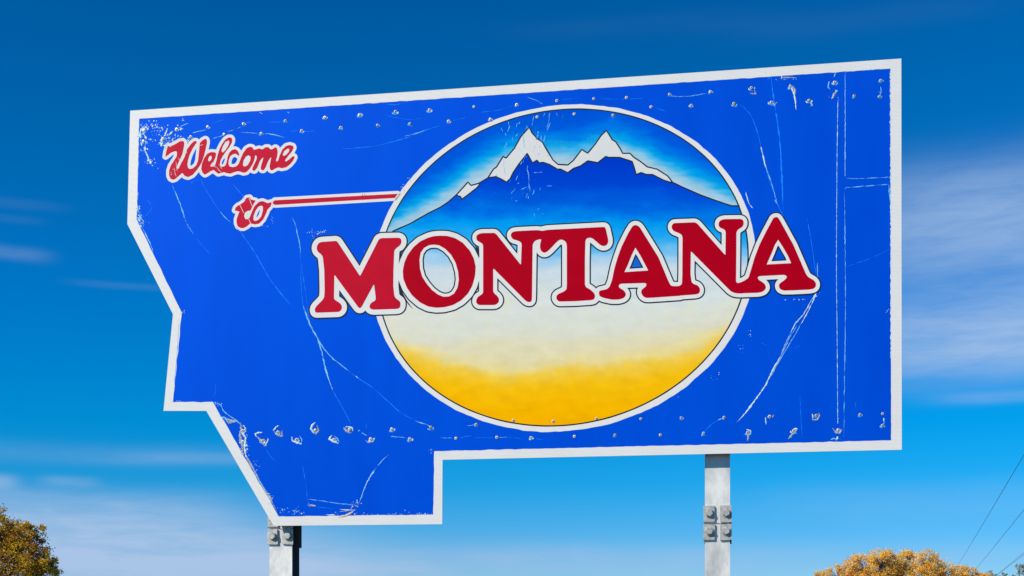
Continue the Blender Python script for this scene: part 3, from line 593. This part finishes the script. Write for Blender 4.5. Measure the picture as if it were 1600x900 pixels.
CR = [([(276,202),(286,196),(296,192)],1.2,P__),([(301,208),(312,205),(322,203)],1.2,P__),([(330,195),(340,190),(350,187)],0.9,F_),([(332,216),(342,214),(349,211)],1.1,P__),([(354,206),(366,203),(377,198)],1.1,P__),([(384,192),(394,191)],1,F_),
 ([(375,207),(390,207.5),(403,208.5)],0.9,P__),([(413,208.5),(430,211),(445,215)],1.2,P__),([(418,191),(441,190.5)],0.9,F_),([(451,190.5),(460,189.5)],0.9,F_),([(454,205),(466,204)],.9,F_),([(476,206),(492,204.5)],.9,F_),
 ([(269,288),(275,303),(282,320),(289,342),(295.5,355.6),(303,367)],1.5,P__),([(303,367),(315.5,383),(327.8,396.7)],0.9,F_),([(230,312),(237,325),(226,340)],0.8,F_),
 ([(312.8,278.5),(324,300),(344,331)],0.9,F_),([(344,331),(352,340),(360,346.7)],1.1,P__),([(360,346.7),(375.6,362),(400,397.8),(420,433),(440,460),(460,482)],1.4,F_),([(364,288),(376,302),(386,316)],1.0,F_),
 ([(456,340),(461,350),(468,380),(470,396)],1.2,P__),([(467,380),(472,420),(478,460),(484,506)],1.0,F_),([(488,356),(487,364)],0.8,P__),([(470,420),(471,450),(474.7,488)],0.9,F_),
 ([(474,478),(484,506),(496,528)],2.2,P__),([(484,506),(490,518),(497,530)],1.2,m_rip),([(495,524),(503,550),(509,578),(514,594),(520,610)],2.0,P__),([(508,574),(513,590),(520,610)],1.4,W_),([(520,610),(535,637),(549,662.7)],1.2,F_),
 ([(496,528),(505,543),(517,557),(530,568),(546.7,581)],1.5,P__),([(546.7,581),(558,590),(581,605),(604,625),(626.7,645),(650,657)],1.1,F_),([(556,587),(560,591)],1.4,W_),([(648,657),(658,661),(668,664),(680,673)],1.2,P__),
 ([(530,233),(560,231),(590,227.5),(640,214),(652,208.6),(675,200),(696,194.4)],1.1,F_),([(632,213),(652,208),(665,203)],1.1,P__),([(706,189),(728,184)],0.8,F_),([(603,163),(620,163.5),(639,157.5)],0.9,F_),([(750,175.5),(775,173),(801,166)],0.8,F_),([(824,152),(838,157),(848,163)],0.9,P__),([(600,180),(640,187),(660,184)],0.7,F_),
 ([(878,156),(905,153)],0.8,F_),([(935,154),(960,155),(1010,154)],0.7,F_),([(1020,167),(1040,174)],0.8,F_),([(1046,150),(1062,151),(1080,150),(1104,146)],1.1,P__),
 ([(1156,162.7),(1172,178.7),(1183,205),(1189,229)],1.1,F_),([(1189,229),(1192,243),(1197,263)],2.2,W_),([(1192,240),(1197,262),(1206,288),(1214.7,320)],1.4,P__),([(1197,264),(1203,285),(1211,305)],0.9,F_),
 ([(1205,118),(1207,140),(1211,166.7),(1218,215.6),(1221,260),(1223,315.6),(1224,327)],2.0,F_),([(1219,255),(1222.5,290),(1223,318)],1.4,m_faint),([(1215.6,320),(1224,338),(1234,358)],1.2,F_),([(1210,312),(1217,322)],.9,P__),
 ([(1320.5,112),(1320.7,180),(1320.5,278.7)],1.1,P__),([(1320.5,278.7),(1350,279),(1393,276.5)],0.9,P__),([(1319.5,298),(1321,294.5),(1326,293),(1350,291),(1389,288)],1.2,P__),([(1319.5,300),(1320.5,380),(1321,480),(1319.5,600),(1318.5,684)],1.0,P__),([(1389,288),(1390,305),(1392,320)],1.4,P__),
 ([(1318,113),(1350,109.5),(1380,108.5)],0.9,P__),([(1321,417),(1340,411),(1362,403),(1390,390)],0.8,F_),([(1310,148),(1311,158)],.9,F_),([(1389,482),(1384,489)],1.2,W_),([(1205,119),(1199,125)],.9,F_),
 ([(1261,340),(1268,380),(1273,415),(1278,440)],1.0,F_),([(1277.5,410),(1277.5,430),(1280,446)],1.0,P__),([(1281,440),(1279.5,455)],1.6,m_rip),
 ([(1279,452),(1265,474),(1254.7,492),(1242.7,506),(1230.7,530),(1220,554.7)],1.2,W_),([(1276,456),(1266,480),(1252,506)],1.8,W_),([(1266,476),(1253,495)],1.2,m_rip),([(1252,505),(1243,522),(1232,540),(1219,562),(1208,582),(1196,600)],1.3,P__),([(1245,509),(1234,527),(1227,543),(1219,558)],1.2,P__),
 ([(1220,556),(1207,579),(1196,602),(1182,622),(1166.7,642.7),(1156,655),(1150.7,660)],2.3,W_),([(1222,552),(1210,577),(1197,599)],1.2,m_rip),
 ([(1165,300),(1170,317),(1177,326)],1.4,W_),([(1101,674),(1113,662),(1126,655)],0.9,F_),([(1121,657),(1128,654)],1.8,P__),([(1096,682),(1099,678)],1.6,P__),([(1240,545),(1250,540)],.5,F_),([(1336,628),(1338,640)],.7,F_),
 ([(609,709.5),(597,720),(580,742),(570,762),(560,790)],1.3,P__),([(585,736),(574,753),(566,772)],1.1,W_),([(480,780),(505,783),(530,787),(558,789)],1.1,P__),([(471,720),(477,750),(481,787)],0.9,F_),([(481,784),(487,790),(520,795)],.7,F_),([(416,702),(423,713),(430,720)],.8,F_),
 ([(333,628),(345,633),(350,643),(369,657),(381,668)],1.5,P__),([(334,620),(337,612),(336,600)],0.8,F_),([(275,300),(270,296)],.8,F_),([(384,711),(396,733),(410,760),(421,777),(429,792),(432,800)],3.0,m_rip),([(388,718),(404,748),(418,772)],1.4,P__),([(415,771),(423,771)],1.3,P__),
 ([(217,348),(226,362),(236,384),(240,396)],1.3,P__),([(226,364),(236,382)],1.0,W_),([(217,200),(216.5,240),(215,285)],1.1,P__),([(216,300),(214,318),(216,330)],1.2,W_),([(213,326),(219,334),(222,345)],1.4,P__),
 ([(573,661),(572,670)],.6,F_),([(565,676),(574,681)],1.0,P__),([(610,682),(625,683),(636,685)],1.1,P__),([(688,684),(706,684.5)],1.0,P__),([(718,685),(728,682),(738,681)],.9,F_),([(730,665.5),(741,664)],1.1,P__),([(742,684),(770,684)],.9,F_),([(780,684),(793,683)],1.0,P__),([(793,683),(820,686)],.9,F_),([(836,686),(850,687)],.8,F_),
 ([(1191,600),(1188,618)],.5,F_),([(1188,535),(1199,540)],.5,F_),([(280,497),(276,560),(272,600)],.8,F_),([(284,490),(288,486)],1.2,W_),([(1254,684),(1252,660),(1250,620)],.8,F_),([(1311,686),(1316,687)],.9,P__)]
for pts, wd, m in CR: crease(pts, wd, m, jit=0.16 if m is m_faint else 0.24)
# the cut edges of the two overlapping sheets on the right: dotted bright lines
crease([(1309.3,157),(1308,240),(1307.4,320),(1307,420),(1308,520),(1308.6,600),(1309,662)], 0.95, m_chip, 0.12, 0.45, taper=False)
crease([(1309.3,157),(1308,240),(1307.4,320),(1307,420),(1308,520),(1308.6,600),(1309,662)], 1.0, m_pale, 0.05, 0, hh=0.001, taper=False)
crease([(1320.7,125),(1320.5,200),(1320.5,275)], 0.9, m_chip, 0.12, 0.52, taper=False)
crease([(1391.0,112),(1391.5,230),(1391.8,400),(1392.0,560)], 1.5, m_chip, 0.35, 0.45, hh=0.0016, taper=False)
# crazing in the round emblem round the left peak
for pts in ([(851,176),(850,182)],[(859,176),(858,184),(855,200)],[(834,182),(831,196)],[(808,192),(807,199)],[(794,190),(795,196)],[(797,196),(793,207)],[(841,204),(839,216)],[(842,205),(838,219)],[(852,212),(849,222)],[(853,214),(852,216)],[(846,212),(845,222)],[(783,200),(785,206)],[(779,209),(781,211)],[(790,208),(791,212)],[(868,176),(871,181)],[(810,208),(806,214)],[(792,222),(791,228)],[(801,214),(800,220)],[(809,274),(806,282)],[(808,288),(811,285)],[(823,262),(826,272),(827,290),(824,296)],[(827,290),(829,300)],[(835,296),(832,305)],[(826,306),(825,311)],[(798,303),(800,300),(806,294)],[(814,296),(824,292)],[(854,291),(862,291)],[(834,270),(848,269)],[(817,249),(818,254)],[(787,250),(789,268),(790,274)],[(817,210),(818,220),(820,232)],[(838,222),(836,230),(832,236)],[(820,232),(828,232),(834,238)],[(860,192),(855,205)],[(815,252),(813,258)],[(824,258),(824,266)],[(812,190),(811,194)]):
    snowy = 806 < pts[0][0] < 846 and 215 < pts[0][1] < 240
    crease([(a+rs.uniform(-.4,.4), b_+rs.uniform(-.4,.4)) for a, b_ in pts], 0.9, m_snow if snowy else m_pale, 0.35, 0, hh=0.0030, lift=0.0)
for _ in range(46):
    x = rs.gauss(822, 20); y = rs.choice([rs.uniform(178, 245), rs.uniform(265, 318), rs.uniform(325, 345)]); l = rs.uniform(2, 9); a = math.pi/2+rs.gauss(0, .5)
    crease([(x, y), (x+l*.5*math.cos(a)+rs.uniform(-.6, .6), y+l*.5*math.sin(a)), (x+l*math.cos(a), y+l*math.sin(a))], rs.uniform(.35, .8), m_pale if rs.random() < .4 else m_faint, 0.25, 0, hh=0.0030, lift=0.0)
for pts in ([(272,262),(275,276)],[(338,262),(330,254)],[(346,270),(336,258)],[(347,264),(341,256)],[(290,232),(292,240)],[(278,246),(283,254)],[(275,252),(277,268)],[(285,238),(290,236)],[(310,228),(318,226)]):
    crease(pts, 0.7, m_snow, 0.2, 0, hh=0.0016, lift=0.0003)
CH = [(205,175,9,[(320,125,9),(355,125,8),(300,195,15),(345,185,14),(362,212,11),(145,250,26),(160,225,18),(205,215,18),(235,242,17),(120,330,18),(128,355,12),(205,360,22),(135,395,10),(270,388,13),(340,397,9),(140,540,10),(195,512,22),(228,520,12),(235,680,12),(265,690,14),(275,715,18),(245,655,8),(300,755,9),(325,665,7),(340,715,9),(378,795,6),(395,225,8),(430,220,11),(440,255,8),(515,188,11),(425,400,20),(425,470,18),(415,440,14),(395,435,10),(560,300,15),(655,190,13),(700,243,15),(738,118,10),(725,98,7),(480,480,13),(500,450,14),(520,430,10),(545,410,8),(580,385,9),(600,410,8),(620,400,7),(530,360,9),(500,375,8),(465,470,12),(470,510,9),(215,170,7),(180,300,7),(790,395,9),(800,425,8)]),
 (340,640,10,[(70,130,16),(95,160,12),(200,195,24),(235,195,18),(370,310,30),(360,345,18),(400,360,20),(440,340,14),(345,480,14),(380,520,20),(400,560,18),(450,560,16),(430,640,24),(360,620,16),(395,690,20),(440,720,20),(465,790,18),(170,310,10),(760,560,12),(790,465,9)])]
for ox_, oy_, sc_, lst in CH:
    for i_, (a_, b_, r_) in enumerate(lst):
        blob(ox_+a_/sc_, oy_+b_/sc_, r_/sc_*rs.uniform(.8, 1.15), r_/sc_*rs.uniform(.55, .95), rs.random()*3, 0.0022+0.00001*i_, m_rip if (ox_ == 340 and rs.random() < .45) else m_chip, 'torn_film', root, lift=0.001, n=9, jag=0.4)
# flecks where the blue film has flaked off: countless, one mesh
cl = [(229,197,7,4,60,.9),(240,194,6,3,34,.8),(249,203,9,6,46,.8),(222,208,4,10,50,.9),(256,216,7,7,40,.9),(226,222,5,6,34,.9),(233,250,7,7,40,.9),(228,232,6,6,26,.8),(238,217,8,8,16,.7),(268,217,8,4,46,1.0),(276,213,8,3,24,.9),(262,224,4,6,24,.9),(285,188,1.5,2,6,.8),
 (216,334,3,10,50,1.0),(220,350,5,5,50,1.0),(217,342,3,6,50,1.2),(224,348,4,5,24,.7),(218,358,3,3,16,.9),(278,628,6,1.4,22,.8),(340,631,6,3,30,.8),(385,700,3,14,50,.8),(400,733,4,12,36,.7),(425,782,4,10,40,.8),(441,799,6,4,40,.8),(464,799,8,4,54,.8),(482,790,3,3,12,.7),(555,787,8,3,34,.8),(520,803,14,2,22,.7),
 (562,803,10,1.5,18,.8),(600,804,40,1.2,50,.7),(660,803,18,2,40,.8),(637,799,3,2,8,.7),(494,364,7,1.2,26,.9),(504,362,8,1.2,26,.8),(490,372,2,5,14,.8),(568,430,3,8,14,.7),(575,395,5,12,16,.7),(505,497,10,1.2,14,.6),(1239,468,18,1,24,.7),(1279,460,2,6,16,.7),(425,344,3,4,22,.7),(413,352,6,2,14,.7),
 (630,292,3,4,14,.8),(640,278,4,6,12,.7),(268,268,2,8,12,.6),(300,283,5,2,12,.6),(1371,116,2,2,4,.8),(1234,123,8,2,18,.7),(1213,124,8,3,10,.5),(1300,150,6,6,12,.5),(1172,520,3,12,18,.7),(1158,545,4,10,14,.7),(1120,588,10,8,14,.6),(1050,621,6,2,12,.7),(451,175,1,1.5,4,.9),(407,177,1.5,2,4,.7),
 (1376,148,3,6,12,.6),(379,706,3,8,30,.8),(656,785,1,1,2,.6),(1075,666,1,1,2,.6),(1310,652,1,5,8,.8),(455,170,1,1,2,.8),(673,704,3,5,14,.7),(288,487,3,2,12,.8),(560,790,5,2,14,.7)]
vv = []; ff = []; mi = []
for cx, cy, sx_, sy_, n, sz in cl:
    for _ in range(int(n*0.5)):
        x = cx+rs.gauss(0, sx_*0.7); y = cy+rs.gauss(0, sy_*0.7); rr = sz*1.3*rs.uniform(.25, 1.15)**1.3; k = rs.randint(4, 6); b0 = len(vv); hh = 0.0019+rs.uniform(0, .0004)
        el_ = rs.uniform(.5, 1); ro = rs.random()*3
        for q in range(k):
            a = 2*math.pi*q/k; r_ = rr*rs.uniform(.5, 1.2); u, v = r_*math.cos(a), r_*el_*math.sin(a)
            vv.append(L(x+u*math.cos(ro)-v*math.sin(ro), y+u*math.sin(ro)+v*math.cos(ro), hh))
        ff.append(tuple(range(b0, b0+k))); mi.append(0 if rs.random() < .45 else (1 if rs.random() < .85 else 2))
o = mesh_obj('film_flecks', vv, ff, [m_chip, m_pale, m_rip], root, mi=mi); o['kind'] = 'stuff'

# ---------------------------------------------------------------- rails and posts
def box_mesh(bx):
    v = []; f = []
    for (x0, x1, y0, y1, z0, z1) in bx:
        b0 = len(v); v += [(x0, y0, z0), (x1, y0, z0), (x1, y1, z0), (x0, y1, z0), (x0, y0, z1), (x1, y0, z1), (x1, y1, z1), (x0, y1, z1)]
        f += [tuple(b0+i for i in q) for q in ((0, 3, 2, 1), (4, 5, 6, 7), (0, 1, 5, 4), (1, 2, 6, 5), (2, 3, 7, 6), (3, 0, 4, 7))]
    return v, f
GAP = 0.078
yp = ty+0.004; 
for (xa, ya, xb, yb) in ((230, 206, 1372, 142), (392, 680, 1372, 661)):
    za = (plane_xy(xa, ya)[1]+plane_xy(xb, yb)[1])/2; ua = plane_xy(xa, ya)[0]-uM; ub = plane_xy(xb, yb)[0]-uM
    v, f = box_mesh([(ua, ub, yp, yp+0.004, za-0.055, za+0.055), (ua, ub, yp+0.0042, GAP-0.0045, za-0.003, za+0.003), (ua, ub, GAP-0.0043, GAP-0.0005, za-0.04, za+0.04)])
    mesh_obj('rail', v, f, m_alu, root)
zt = plane_xy(800, 190)[1]
FW, DP, TF, TW = 0.160, 0.156, 0.011, 0.008
zsplice = plane_xy(1121, 817)[1]
def hexbolt(parent, x, y, z, r_=0.0235, t=0.015, rot=0.2):
    v = []; f = []
    for yy, rr in ((y, r_*1.28), (y-0.003, r_*1.28)):
        for k in range(12): a = 2*math.pi*k/12; v.append((x+rr*math.cos(a), yy, z+rr*math.sin(a)))
    for k in range(12): f.append((k, (k+1) % 12, 12+(k+1) % 12, 12+k))
    f.append(tuple(range(12, 24)))
    b0 = len(v)
    for yy, rr in ((y-0.003, r_), (y-t*0.8, r_), (y-t, r_*0.86)):
        for k in range(6): a = rot+2*math.pi*k/6; v.append((x+rr*math.cos(a), yy, z+rr*math.sin(a)))
    for i in range(2):
        for k in range(6): k2 = (k+1) % 6; f.append((b0+i*6+k, b0+i*6+k2, b0+(i+1)*6+k2, b0+(i+1)*6+k))
    f.append(tuple(b0+12+k for k in range(6)))
    mesh_obj('bolt', v, f, m_bolt, parent)
for idx, px in enumerate((432.5, 1121)):
    uc = plane_xy(px, 860)[0]-uM
    y0 = GAP+0.001 if idx else GAP+0.001
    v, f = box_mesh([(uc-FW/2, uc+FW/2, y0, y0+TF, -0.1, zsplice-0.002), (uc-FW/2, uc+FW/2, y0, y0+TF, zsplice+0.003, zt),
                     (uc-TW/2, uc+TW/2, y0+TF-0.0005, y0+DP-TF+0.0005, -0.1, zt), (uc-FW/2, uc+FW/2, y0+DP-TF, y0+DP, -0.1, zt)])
    post = mesh_obj('post', v, f, [m_galv, m_webs], root, mi=[0]*12+[1]*12)  # web and rear flange take the steel with shade painted in
    # the far (hinge side) back plate and the four clamp plates with their bolts
    v, f = box_mesh([(uc-FW/2-0.006, uc+FW/2+0.012, y0+DP+0.0008, y0+DP+0.014, zsplice-0.12, zsplice+0.115)]); mesh_obj('splice_plate', v, f, m_webs, post)  # splice plate also wears the painted shade tone
    for sx_ in (-1, 1):
        for sz in (-1, 1):
            cx = uc+sx_*(FW/2-0.026); cz = zsplice+(0.064 if sz > 0 else -0.053)
            a = 0.036; b_ = 0.052
            v, f = box_mesh([(cx-a, cx+a, y0-0.014, y0-0.0006, cz-b_, cz+b_)])
            v = [(x_+(0.003*rs.uniform(-1, 1)), y_, z_+(0.003*rs.uniform(-1, 1))) for x_, y_, z_ in v]
            mesh_obj('clamp_plate', v, f, m_bolt, post)
            hexbolt(post, cx+0.002, y0-0.0142, cz+0.006, r_=0.026, t=0.020, rot=rs.random())
# ---------------------------------------------------------------- ground
m_gr = mat('dry_grassland', (0.17, 0.14, 0.07), 0.95, 0.1, bump=0.6, bscale=2, var=0.5, vscale=0.25, col2=(0.08, 0.085, 0.04))
n = 48; v = []; f = []
def ax(i): t = (i/(n-1))*2-1; return math.copysign(abs(t)**3, t)*6000
for i in range(n):
    for j in range(n):
        x, y = ax(i), ax(j); r_ = math.hypot(x, y); v.append((x, y, (noise.noise(Vector((x/90, y/90, 0)))*1.2*min(1, max(0, (r_-30)/200)))-0.0))
for i in range(n-1):
    for j in range(n-1): a = i*n+j; f.append((a, a+n, a+n+1, a+1))
gobj = mesh_obj('ground', v, f, m_gr, smooth=True); gobj['kind'] = 'structure'
# ---------------------------------------------------------------- trees
def leaf_mat(name, stops, trans=0.35):
    m = bpy.data.materials.new(name); m.use_nodes = True; nt = m.node_tree; b = nt.nodes['Principled BSDF']; o = nt.nodes['Material Output']
    ge = N(nt, 'ShaderNodeNewGeometry'); tc = N(nt, 'ShaderNodeTexCoord'); nz = N(nt, 'ShaderNodeTexNoise'); nz.inputs['Scale'].default_value = 0.55; nz.inputs['Detail'].default_value = 3
    nt.links.new(tc.outputs['Object'], nz.inputs['Vector'])
    q = M1(nt, 'ADD', M1(nt, 'MULTIPLY', ge.outputs['Random Per Island'], 0.4), M1(nt, 'MULTIPLY', M1(nt, 'MULTIPLY_ADD', nz.outputs[0], 2.8, -0.9), 0.6))
    r = ramp(nt, stops, q); nt.links.new(r.outputs[0], b.inputs['Base Color']); b.inputs['Roughness'].default_value = 0.7; b.inputs['Specular IOR Level'].default_value = 0.2
    tr = N(nt, 'ShaderNodeBsdfTranslucent'); nt.links.new(r.outputs[0], tr.inputs[0]); ms = N(nt, 'ShaderNodeMixShader'); ms.inputs[0].default_value = trans
    nt.links.new(b.outputs[0], ms.inputs[1]); nt.links.new(tr.outputs[0], ms.inputs[2]); nt.links.new(ms.outputs[0], o.inputs[0]); return m
m_leafL = leaf_mat('olive_gold_leaves', [(0.08, (0.40, 0.13, 0.04)), (0.3, (0.42, 0.21, 0.03)), (0.48, (0.46, 0.29, 0.03)), (0.66, (0.72, 0.46, 0.03)), (0.85, (0.88, 0.62, 0.03))])
m_leafR = leaf_mat('orange_gold_leaves', [(0.1, (0.70, 0.36, 0.12)), (0.4, (0.92, 0.54, 0.07)), (0.65, (0.95, 0.68, 0.12)), (0.9, (0.95, 0.66, 0.38))])
m_leafF = leaf_mat('thin_olive_leaves', [(0.1, (0.16, 0.15, 0.06)), (0.6, (0.34, 0.30, 0.12)), (0.9, (0.45, 0.38, 0.2))])
m_bark = mat('grey_brown_bark', (0.20, 0.16, 0.13), 0.9, 0.2, var=0.4, vscale=6)
def tube(v, f, pts, radii, n=6):
    b0 = len(v)
    for i, p in enumerate(pts):
        d = (pts[min(i+1, len(pts)-1)]-pts[max(i-1, 0)]).normalized(); a = d.orthogonal().normalized(); b_ = d.cross(a)
        for k in range(n): t = 2*math.pi*k/n; v.append(p+(a*math.cos(t)+b_*math.sin(t))*radii[i])
    for i in range(len(pts)-1):
        for k in range(n): k2 = (k+1) % n; f.append((b0+i*n+k, b0+i*n+k2, b0+(i+1)*n+k2, b0+(i+1)*n+k))
def tree(name, label, dist, trunk_x, lobes, leaf, nleaf, ls, m_leaf, seed, twigs=3, group=None):
    """lobes: (x, y, radius) of the crown's masses as seen from the road, turned into metres at the tree's distance"""
    rr = random.Random(seed); k = dist/F; bx = (trunk_x-800)*k
    t = bpy.data.objects.new(name, None); link(t); t.location = (bx, dist, 0); t.empty_display_size = 1; tag(t, label, 'tree', group)
    LB = [Vector(((x-800)*k-bx, rr.uniform(-.5, .5)*r_*k, (HOR-y)*k+EYE)) for x, y, r_ in lobes]; RD = [l[2]*k for l in lobes]
    v = []; f = []; hgt = max(p.z for p in LB); tips = []
    base = Vector((0, 0, 0)); fork = Vector((rr.uniform(-.3, .3), 0, min(p.z for p in LB)*0.42))
    tube(v, f, [base-Vector((0, 0, .3)), base+Vector((0, 0, .6)), fork*0.5, fork], [0.48, 0.36, 0.30, 0.25], 8)
    V2 = []; F2 = []
    clumps = []
    for p, r_ in zip(LB, RD):
        mid = fork.lerp(p, .5)+Vector((rr.uniform(-.5, .5), rr.uniform(-.5, .5), rr.uniform(-.2, .6)))
        tube(v, f, [fork, mid, p], [0.20, 0.13, 0.07], 5)
        nb = max(10, int(26*(r_/1.8)**1.6)*twigs//3)
        for _ in range(nb):
            d = Vector((rr.gauss(0, 1), rr.gauss(0, 1), rr.gauss(0.25, 1))).normalized(); e = p+d*r_*rr.uniform(.45, 1.0)**0.6
            m2 = p.lerp(e, .55)+Vector((rr.uniform(-.1, .1), rr.uniform(-.1, .1), rr.uniform(0, .2)))
            tube(v, f, [p.lerp(mid, .2), m2, e], [0.05, 0.03, 0.012], 3)
            clumps.append((e, r_*rr.uniform(.13, .30)))
    mesh_obj('trunk', v, f, m_bark, t)
    per = max(8, nleaf//len(clumps))
    for e, cr in clumps:
        nn_ = int(per*rr.uniform(.5, 1.5))
        for _ in range(nn_):
            c = e+Vector((rr.gauss(0, cr*.6), rr.gauss(0, cr*.6), rr.gauss(0, cr*.5)))
            a = Vector((rr.gauss(0, 1), rr.gauss(0, 1), rr.gauss(0, 1))).normalized(); b_ = a.orthogonal().normalized(); s_ = ls*rr.uniform(.6, 1.3)
            b0 = len(V2); V2 += [c-a*s_*.5, c+b_*s_*.33, c+a*s_*.5, c-b_*s_*.33]; F2.append((b0, b0+1, b0+2, b0+3))
    cr_ = mesh_obj('crown', V2, F2, m_leaf, t); return t
tree('oak_tree' if 0 else 'cottonwood_tree', 'olive and gold autumn tree at the lower left corner, cut by the frame', 105, -45,
     [(-45,835,48),(-12,828,36),(12,845,34),(40,848,27),(52,835,20),(30,880,42),(62,873,25),(80,884,17),(-30,890,60),(60,905,32),(-90,870,60),(-100,930,55),(0,930,60)], None, 52000, 0.155, m_leafL, 11, 6)
tree('cottonwood_tree', 'broad orange-gold autumn tree left of the others at the lower right', 168, 1372,
     [(1282,905,13),(1306,899,17),(1335,889,22),(1352,888,22),(1374,881,24),(1396,885,22),(1408,896,20),(1330,915,26),(1380,915,30),(1355,930,30)], None, 42000, 0.17, m_leafR, 21, 5)
tree('cottonwood_tree', 'orange-gold tree with a pinkish rounded top beside the broadest tree', 176, 1443,
     [(1425,881,22),(1446,880,22),(1456,890,18),(1478,897,22),(1440,910,26),(1466,918,22),(1410,905,18)], None, 30000, 0.17, m_leafR, 22, 5)
tree('cottonwood_tree', 'low orange tree at the right end of the golden row, under the power lines', 182, 1520,
     [(1506,903,19),(1524,904,17),(1541,906,13),(1495,912,14),(1530,922,22),(1553,910,9)], None, 18000, 0.17, m_leafR, 23, 5)
tree('poplar_tree', 'thin half-bare olive tree at the lower right corner', 230, 1590,
     [(1549,897,8),(1569,901,7),(1591,891,9),(1603,889,10),(1580,905,9),(1612,905,14),(1560,910,10)], None, 2600, 0.20, m_leafF, 24, 4)
# ---------------------------------------------------------------- overhead line
m_wire = mat('weathered_wire', (0.24, 0.30, 0.36), 0.6, 0.4, metal=0.2)
m_wood = mat('pole_wood', (0.18, 0.13, 0.09), 0.9, 0.2, var=0.4, vscale=5, stretch=(1, 1, .2))
VX = (1437-800)/F
def wire(X0, Z0a, X1, Z1, Y0, Y1, sag, label):
    pts = []; v = []; f = []
    for i in range(41):
        t = i/40; y = Y0+(Y1-Y0)*t; x = X0+(X1-X0)*t+VX*y; z = Z0a+(Z1-Z0a)*t-sag*4*t*(1-t)+EYE; pts.append(Vector((x, y, z)))
    o0 = pts[0].copy(); tube(v, f, [p-o0 for p in pts], [0.017]*41, 5)
    o = mesh_obj('power_line', v, f, m_wire); o.location = o0; tag(o, label, 'cable', 'overhead lines rising to the right edge')
    return pts
Ys, Ye = 45, 235
wire(5.05, 8.3, 5.3, 8.1, Ys, Ye, 0.15, 'highest and longest thin dark cable slanting up to the right edge')
wire(6.2, 7.2, 7.6, 6.9, Ys, Ye, 0.12, 'middle thin dark cable slanting up between the other two')
wire(8.3, 6.35, 10.5, 6.2, Ys, Ye, 0.1, 'upper cable of the close lowest pair at the lower right corner')
wire(8.5, 6.2, 10.3, 6.15, Ys, Ye, 0.1, 'lower cable of the close lowest pair at the lower right corner')
